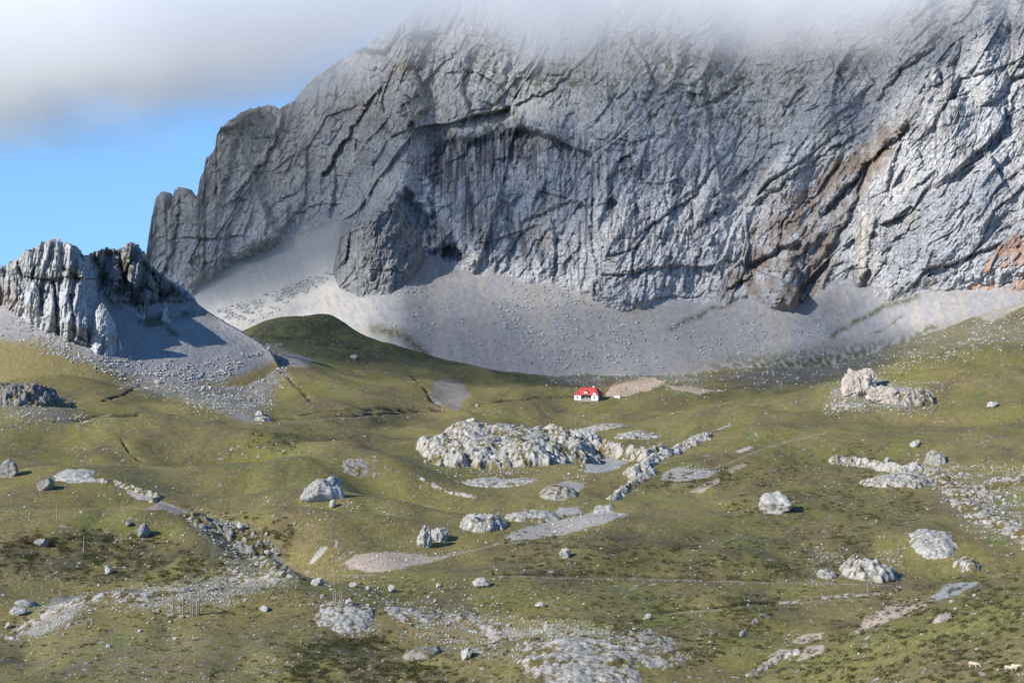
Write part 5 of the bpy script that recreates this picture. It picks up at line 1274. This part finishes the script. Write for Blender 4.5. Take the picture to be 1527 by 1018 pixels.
# ---------------------------------------------------------------- mist bank hanging on the summit, and unseen broken cloud shaped to shade the wall and ground
def cloud_mat(name, dens, bank=False):
    m = bpy.data.materials.new(name); m.use_nodes = True; t = m.node_tree; t.nodes.clear()
    o = N(t, 'ShaderNodeOutputMaterial'); v = N(t, 'ShaderNodeVolumePrincipled')
    v.inputs['Color'].default_value = (1, 1, 1, 1); v.inputs['Anisotropy'].default_value = 0.0
    v.inputs['Density'].default_value = dens
    t.links.new(v.outputs[0], o.inputs['Volume'])
    if bank:
        g = N(t, 'ShaderNodeNewGeometry'); sp = N(t, 'ShaderNodeSeparateXYZ'); t.links.new(g.outputs['Position'], sp.inputs[0])
        x0, x1 = BANK_X
        mr = N(t, 'ShaderNodeMapRange'); mr.inputs['From Min'].default_value = x0; mr.inputs['From Max'].default_value = x1
        t.links.new(sp.outputs[0], mr.inputs[0])
        fc = N(t, 'ShaderNodeFloatCurve'); cv = fc.mapping.curves[0]
        pts = [(max(0, min(1, (((px - CX) * 2420 / F) - x0) / (x1 - x0))), ((HY - py) * 2420 / F) / 500) for px, py in BANK]
        cv.points[0].location = pts[0]; cv.points[1].location = pts[-1]
        for p in pts[1:-1]: cv.points.new(*p)
        fc.mapping.update(); t.links.new(mr.outputs[0], fc.inputs['Value'])
        hz = N(t, 'ShaderNodeMath', operation='MULTIPLY_ADD'); hz.inputs[1].default_value = -500
        t.links.new(fc.outputs[0], hz.inputs[0]); t.links.new(sp.outputs[2], hz.inputs[2])     # height above the bank's underside
        mp = N(t, 'ShaderNodeMapping'); mp.inputs['Scale'].default_value = (1, 1, 1.7); t.links.new(g.outputs['Position'], mp.inputs[0])
        n = N(t, 'ShaderNodeTexNoise'); n.inputs['Scale'].default_value = 0.0055; n.inputs['Detail'].default_value = 6; n.inputs['Roughness'].default_value = 0.66
        t.links.new(mp.outputs[0], n.inputs['Vector'])
        nn = N(t, 'ShaderNodeMath', operation='MULTIPLY_ADD'); nn.inputs[1].default_value = 230; nn.inputs[2].default_value = -115
        t.links.new(n.outputs[0], nn.inputs[0])
        ad = N(t, 'ShaderNodeMath', operation='ADD'); t.links.new(hz.outputs[0], ad.inputs[0]); t.links.new(nn.outputs[0], ad.inputs[1])
        r = N(t, 'ShaderNodeMapRange', interpolation_type='SMOOTHSTEP'); r.inputs['From Min'].default_value = -34; r.inputs['From Max'].default_value = 62
        r.inputs['To Min'].default_value = 0; r.inputs['To Max'].default_value = dens
        t.links.new(ad.outputs[0], r.inputs[0]); t.links.new(r.outputs[0], v.inputs['Density'])
    t.links.new(v.outputs[0], o.inputs['Volume'])
    return m

BANK_X = (-760, 860)
BANK = [(-320,225),(0,205),(130,195),(250,185),(380,150),(450,128),(560,95),(700,80),(900,72),(1000,78),(1150,98),(1250,100),(1350,85),(1420,55),(1470,20),(1527,-15),(1760,-70)]
bm = bmesh.new(); bmesh.ops.create_cube(bm, size=1)
for v in bm.verts:
    v.co = Vector((BANK_X[0] if v.co.x < 0 else BANK_X[1], ((2170 if v.co.x < 0 else 1985) if v.co.y < 0 else 2520), 105 if v.co.z < 0 else 285))
me = bpy.data.meshes.new('mist_bank'); bm.to_mesh(me); me.materials.append(cloud_mat('summit_mist', 0.012, True))
o = bpy.data.objects.new('mist_bank', me); col.objects.link(o); tag(o, 'pale bank of mist hiding the mountain summit', 'cloud', kind='stuff')

# unseen broken cloud added up-sun, outlined by the shade wanted: its thickness thins to nothing at the rims, so its shade has soft borders
SHADE = [ ([(1060,545),(1290,505),(1310,545),(1210,582),(1060,588)], 2.0, 8), ([(540,480),(640,440),(760,480),(900,465),(1180,470),(1260,520),(1080,560),(700,570),(560,520)], 1.7, 16),
          ([(600,190),(700,200),(800,180),(1000,150),(1250,160),(1300,200),(1250,330),(1290,440),(1350,530),(1250,560),(1000,575),(700,565),(560,500),(560,440),(600,400),(640,360),(620,300),(650,220)], 1.0, 22),
          ([(250,80),(420,60),(540,80),(560,150),(480,270),(420,330),(300,330),(230,250)], 0.0, 40),
          ([(330,500),(420,440),(490,425),(560,470),(640,505),(720,550),(600,556),(480,540),(390,525)], 2.2, 8),
                    ([(1330,330),(1420,300),(1527,270),(1527,400),(1440,370),(1420,440),(1330,450),(1310,400)], 0.9, 12) ]
LITP = [([(630,395),(700,400),(780,430),(760,475),(690,465),(640,430)], 10, 0.75), ([(1270,300),(1300,300),(1305,410),(1280,430)], 6, 0.8)]
def shade_cloud(polys, lit, ground, label, zc=900.0):
    xs = [p[0] for q in polys for p in q[0]]; ys = [p[1] for q in polys for p in q[0]]
    gx = np.arange(max(0, min(xs) - 60), min(1560, max(xs) + 60), 8.0); gy = np.arange(min(ys) - 50, min(615, max(ys) + 50), 4.0 if ground else 8.0)
    P_, Q_ = np.meshgrid(gx, gy); TH = np.zeros(P_.shape)
    wx_ = P_ + 14 * noise2(P_ / 40, Q_ / 40, 601); wy_ = Q_ + 14 * noise2(P_ / 40, Q_ / 40, 602)
    if ground: wx_, wy_ = P_, Q_
    for poly, k, soft in polys: TH = np.maximum(TH, k * poly_soft(poly, wx_, wy_, soft))
    for poly, soft, k in lit: TH = TH * (1 - k * poly_soft(poly, wx_, wy_, soft))
    TH = TH * (0.85 + 0.5 * fbm2(P_ / 60, Q_ / 60, 3, 603)); TH[0] = TH[-1] = 0; TH[:, 0] = TH[:, -1] = 0
    TH = np.maximum(TH, 0) * 46
    if not ground: YD = MAIN(P_, np.minimum(Q_, FT(P_)))
    else:
        YD = np.zeros(P_.shape)
        for j_, p_ in enumerate(gx):
            c_ = GPY[:, min(NC - 1, int((p_ - PXA[0]) / (PXA[1] - PXA[0])))]; k_ = int(np.argmin(np.where(DA < 2160, c_, 9e9)))
            for i_, q_ in enumerate(gy): YD[i_, j_] = hit(p_, q_).y if q_ > c_[k_] + 1 else DA[k_]
        YD = blur1(blur1(YD, 9, 0), 7, 1)
    WX = (P_ - CX) * YD / F; WZ = (HY - Q_) * YD / F
    S_ = np.array(SUN); kk = (zc + 0.15 * WZ - WZ) / S_[2]
    base = np.stack([WX + S_[0] * kk, YD + S_[1] * kk, WZ + S_[2] * kk], -1)
    up_ = base.copy(); up_[..., 2] += TH * 0.75 + 0.5; dn = base.copy(); dn[..., 2] -= TH * 0.25
    keepc = (TH[:-1, :-1] + TH[:-1, 1:] + TH[1:, 1:] + TH[1:, :-1]) > 1.0
    nr_, nc_ = P_.shape; idx = np.arange(nr_ * nc_).reshape(nr_, nc_); n_ = nr_ * nc_
    q = np.stack([idx[:-1, :-1], idx[:-1, 1:], idx[1:, 1:], idx[1:, :-1]], -1)[keepc]
    # rim walls close the body
    ed = {}
    for f in q:
        for a, b in zip(f, np.roll(f, -1)): ed[(a, b)] = True
    rim = [(a, b) for (a, b) in ed if (b, a) not in ed]
    walls = np.array([(a, b, b + n_, a + n_) for a, b in rim])
    Fc = np.concatenate([q[:, ::-1], q + n_, walls])
    Vc, fc_, _ = compact(np.concatenate([up_.reshape(-1, 3), dn.reshape(-1, 3)]), Fc)
    oc = mesh_obj('unseen_shade_cloud', Vc, fc_, cloud_mat('shade_cloud_volume', 0.0058), smooth=False)
    bmn = bmesh.new(); bmn.from_mesh(oc.data); bmesh.ops.recalc_face_normals(bmn, faces=bmn.faces); bmn.to_mesh(oc.data); bmn.free()
    tag(oc, label, 'cloud', kind='stuff')
shade_cloud([s_ for i_, s_ in enumerate(SHADE) if i_ not in (0, 4)], LITP, False, 'unseen thin broken cloud shaped to shade the wall and scree')
shade_cloud([([(330,505),(400,450),(440,425),(500,425),(560,470),(640,505),(720,550),(600,556),(480,540),(390,520)], 3.6, 6)], [], True, 'small unseen cloud shaped to shade the green shoulder')
shade_cloud([SHADE[0]], [], True, 'small unseen cloud shaped to shade the moraine', 930.0)
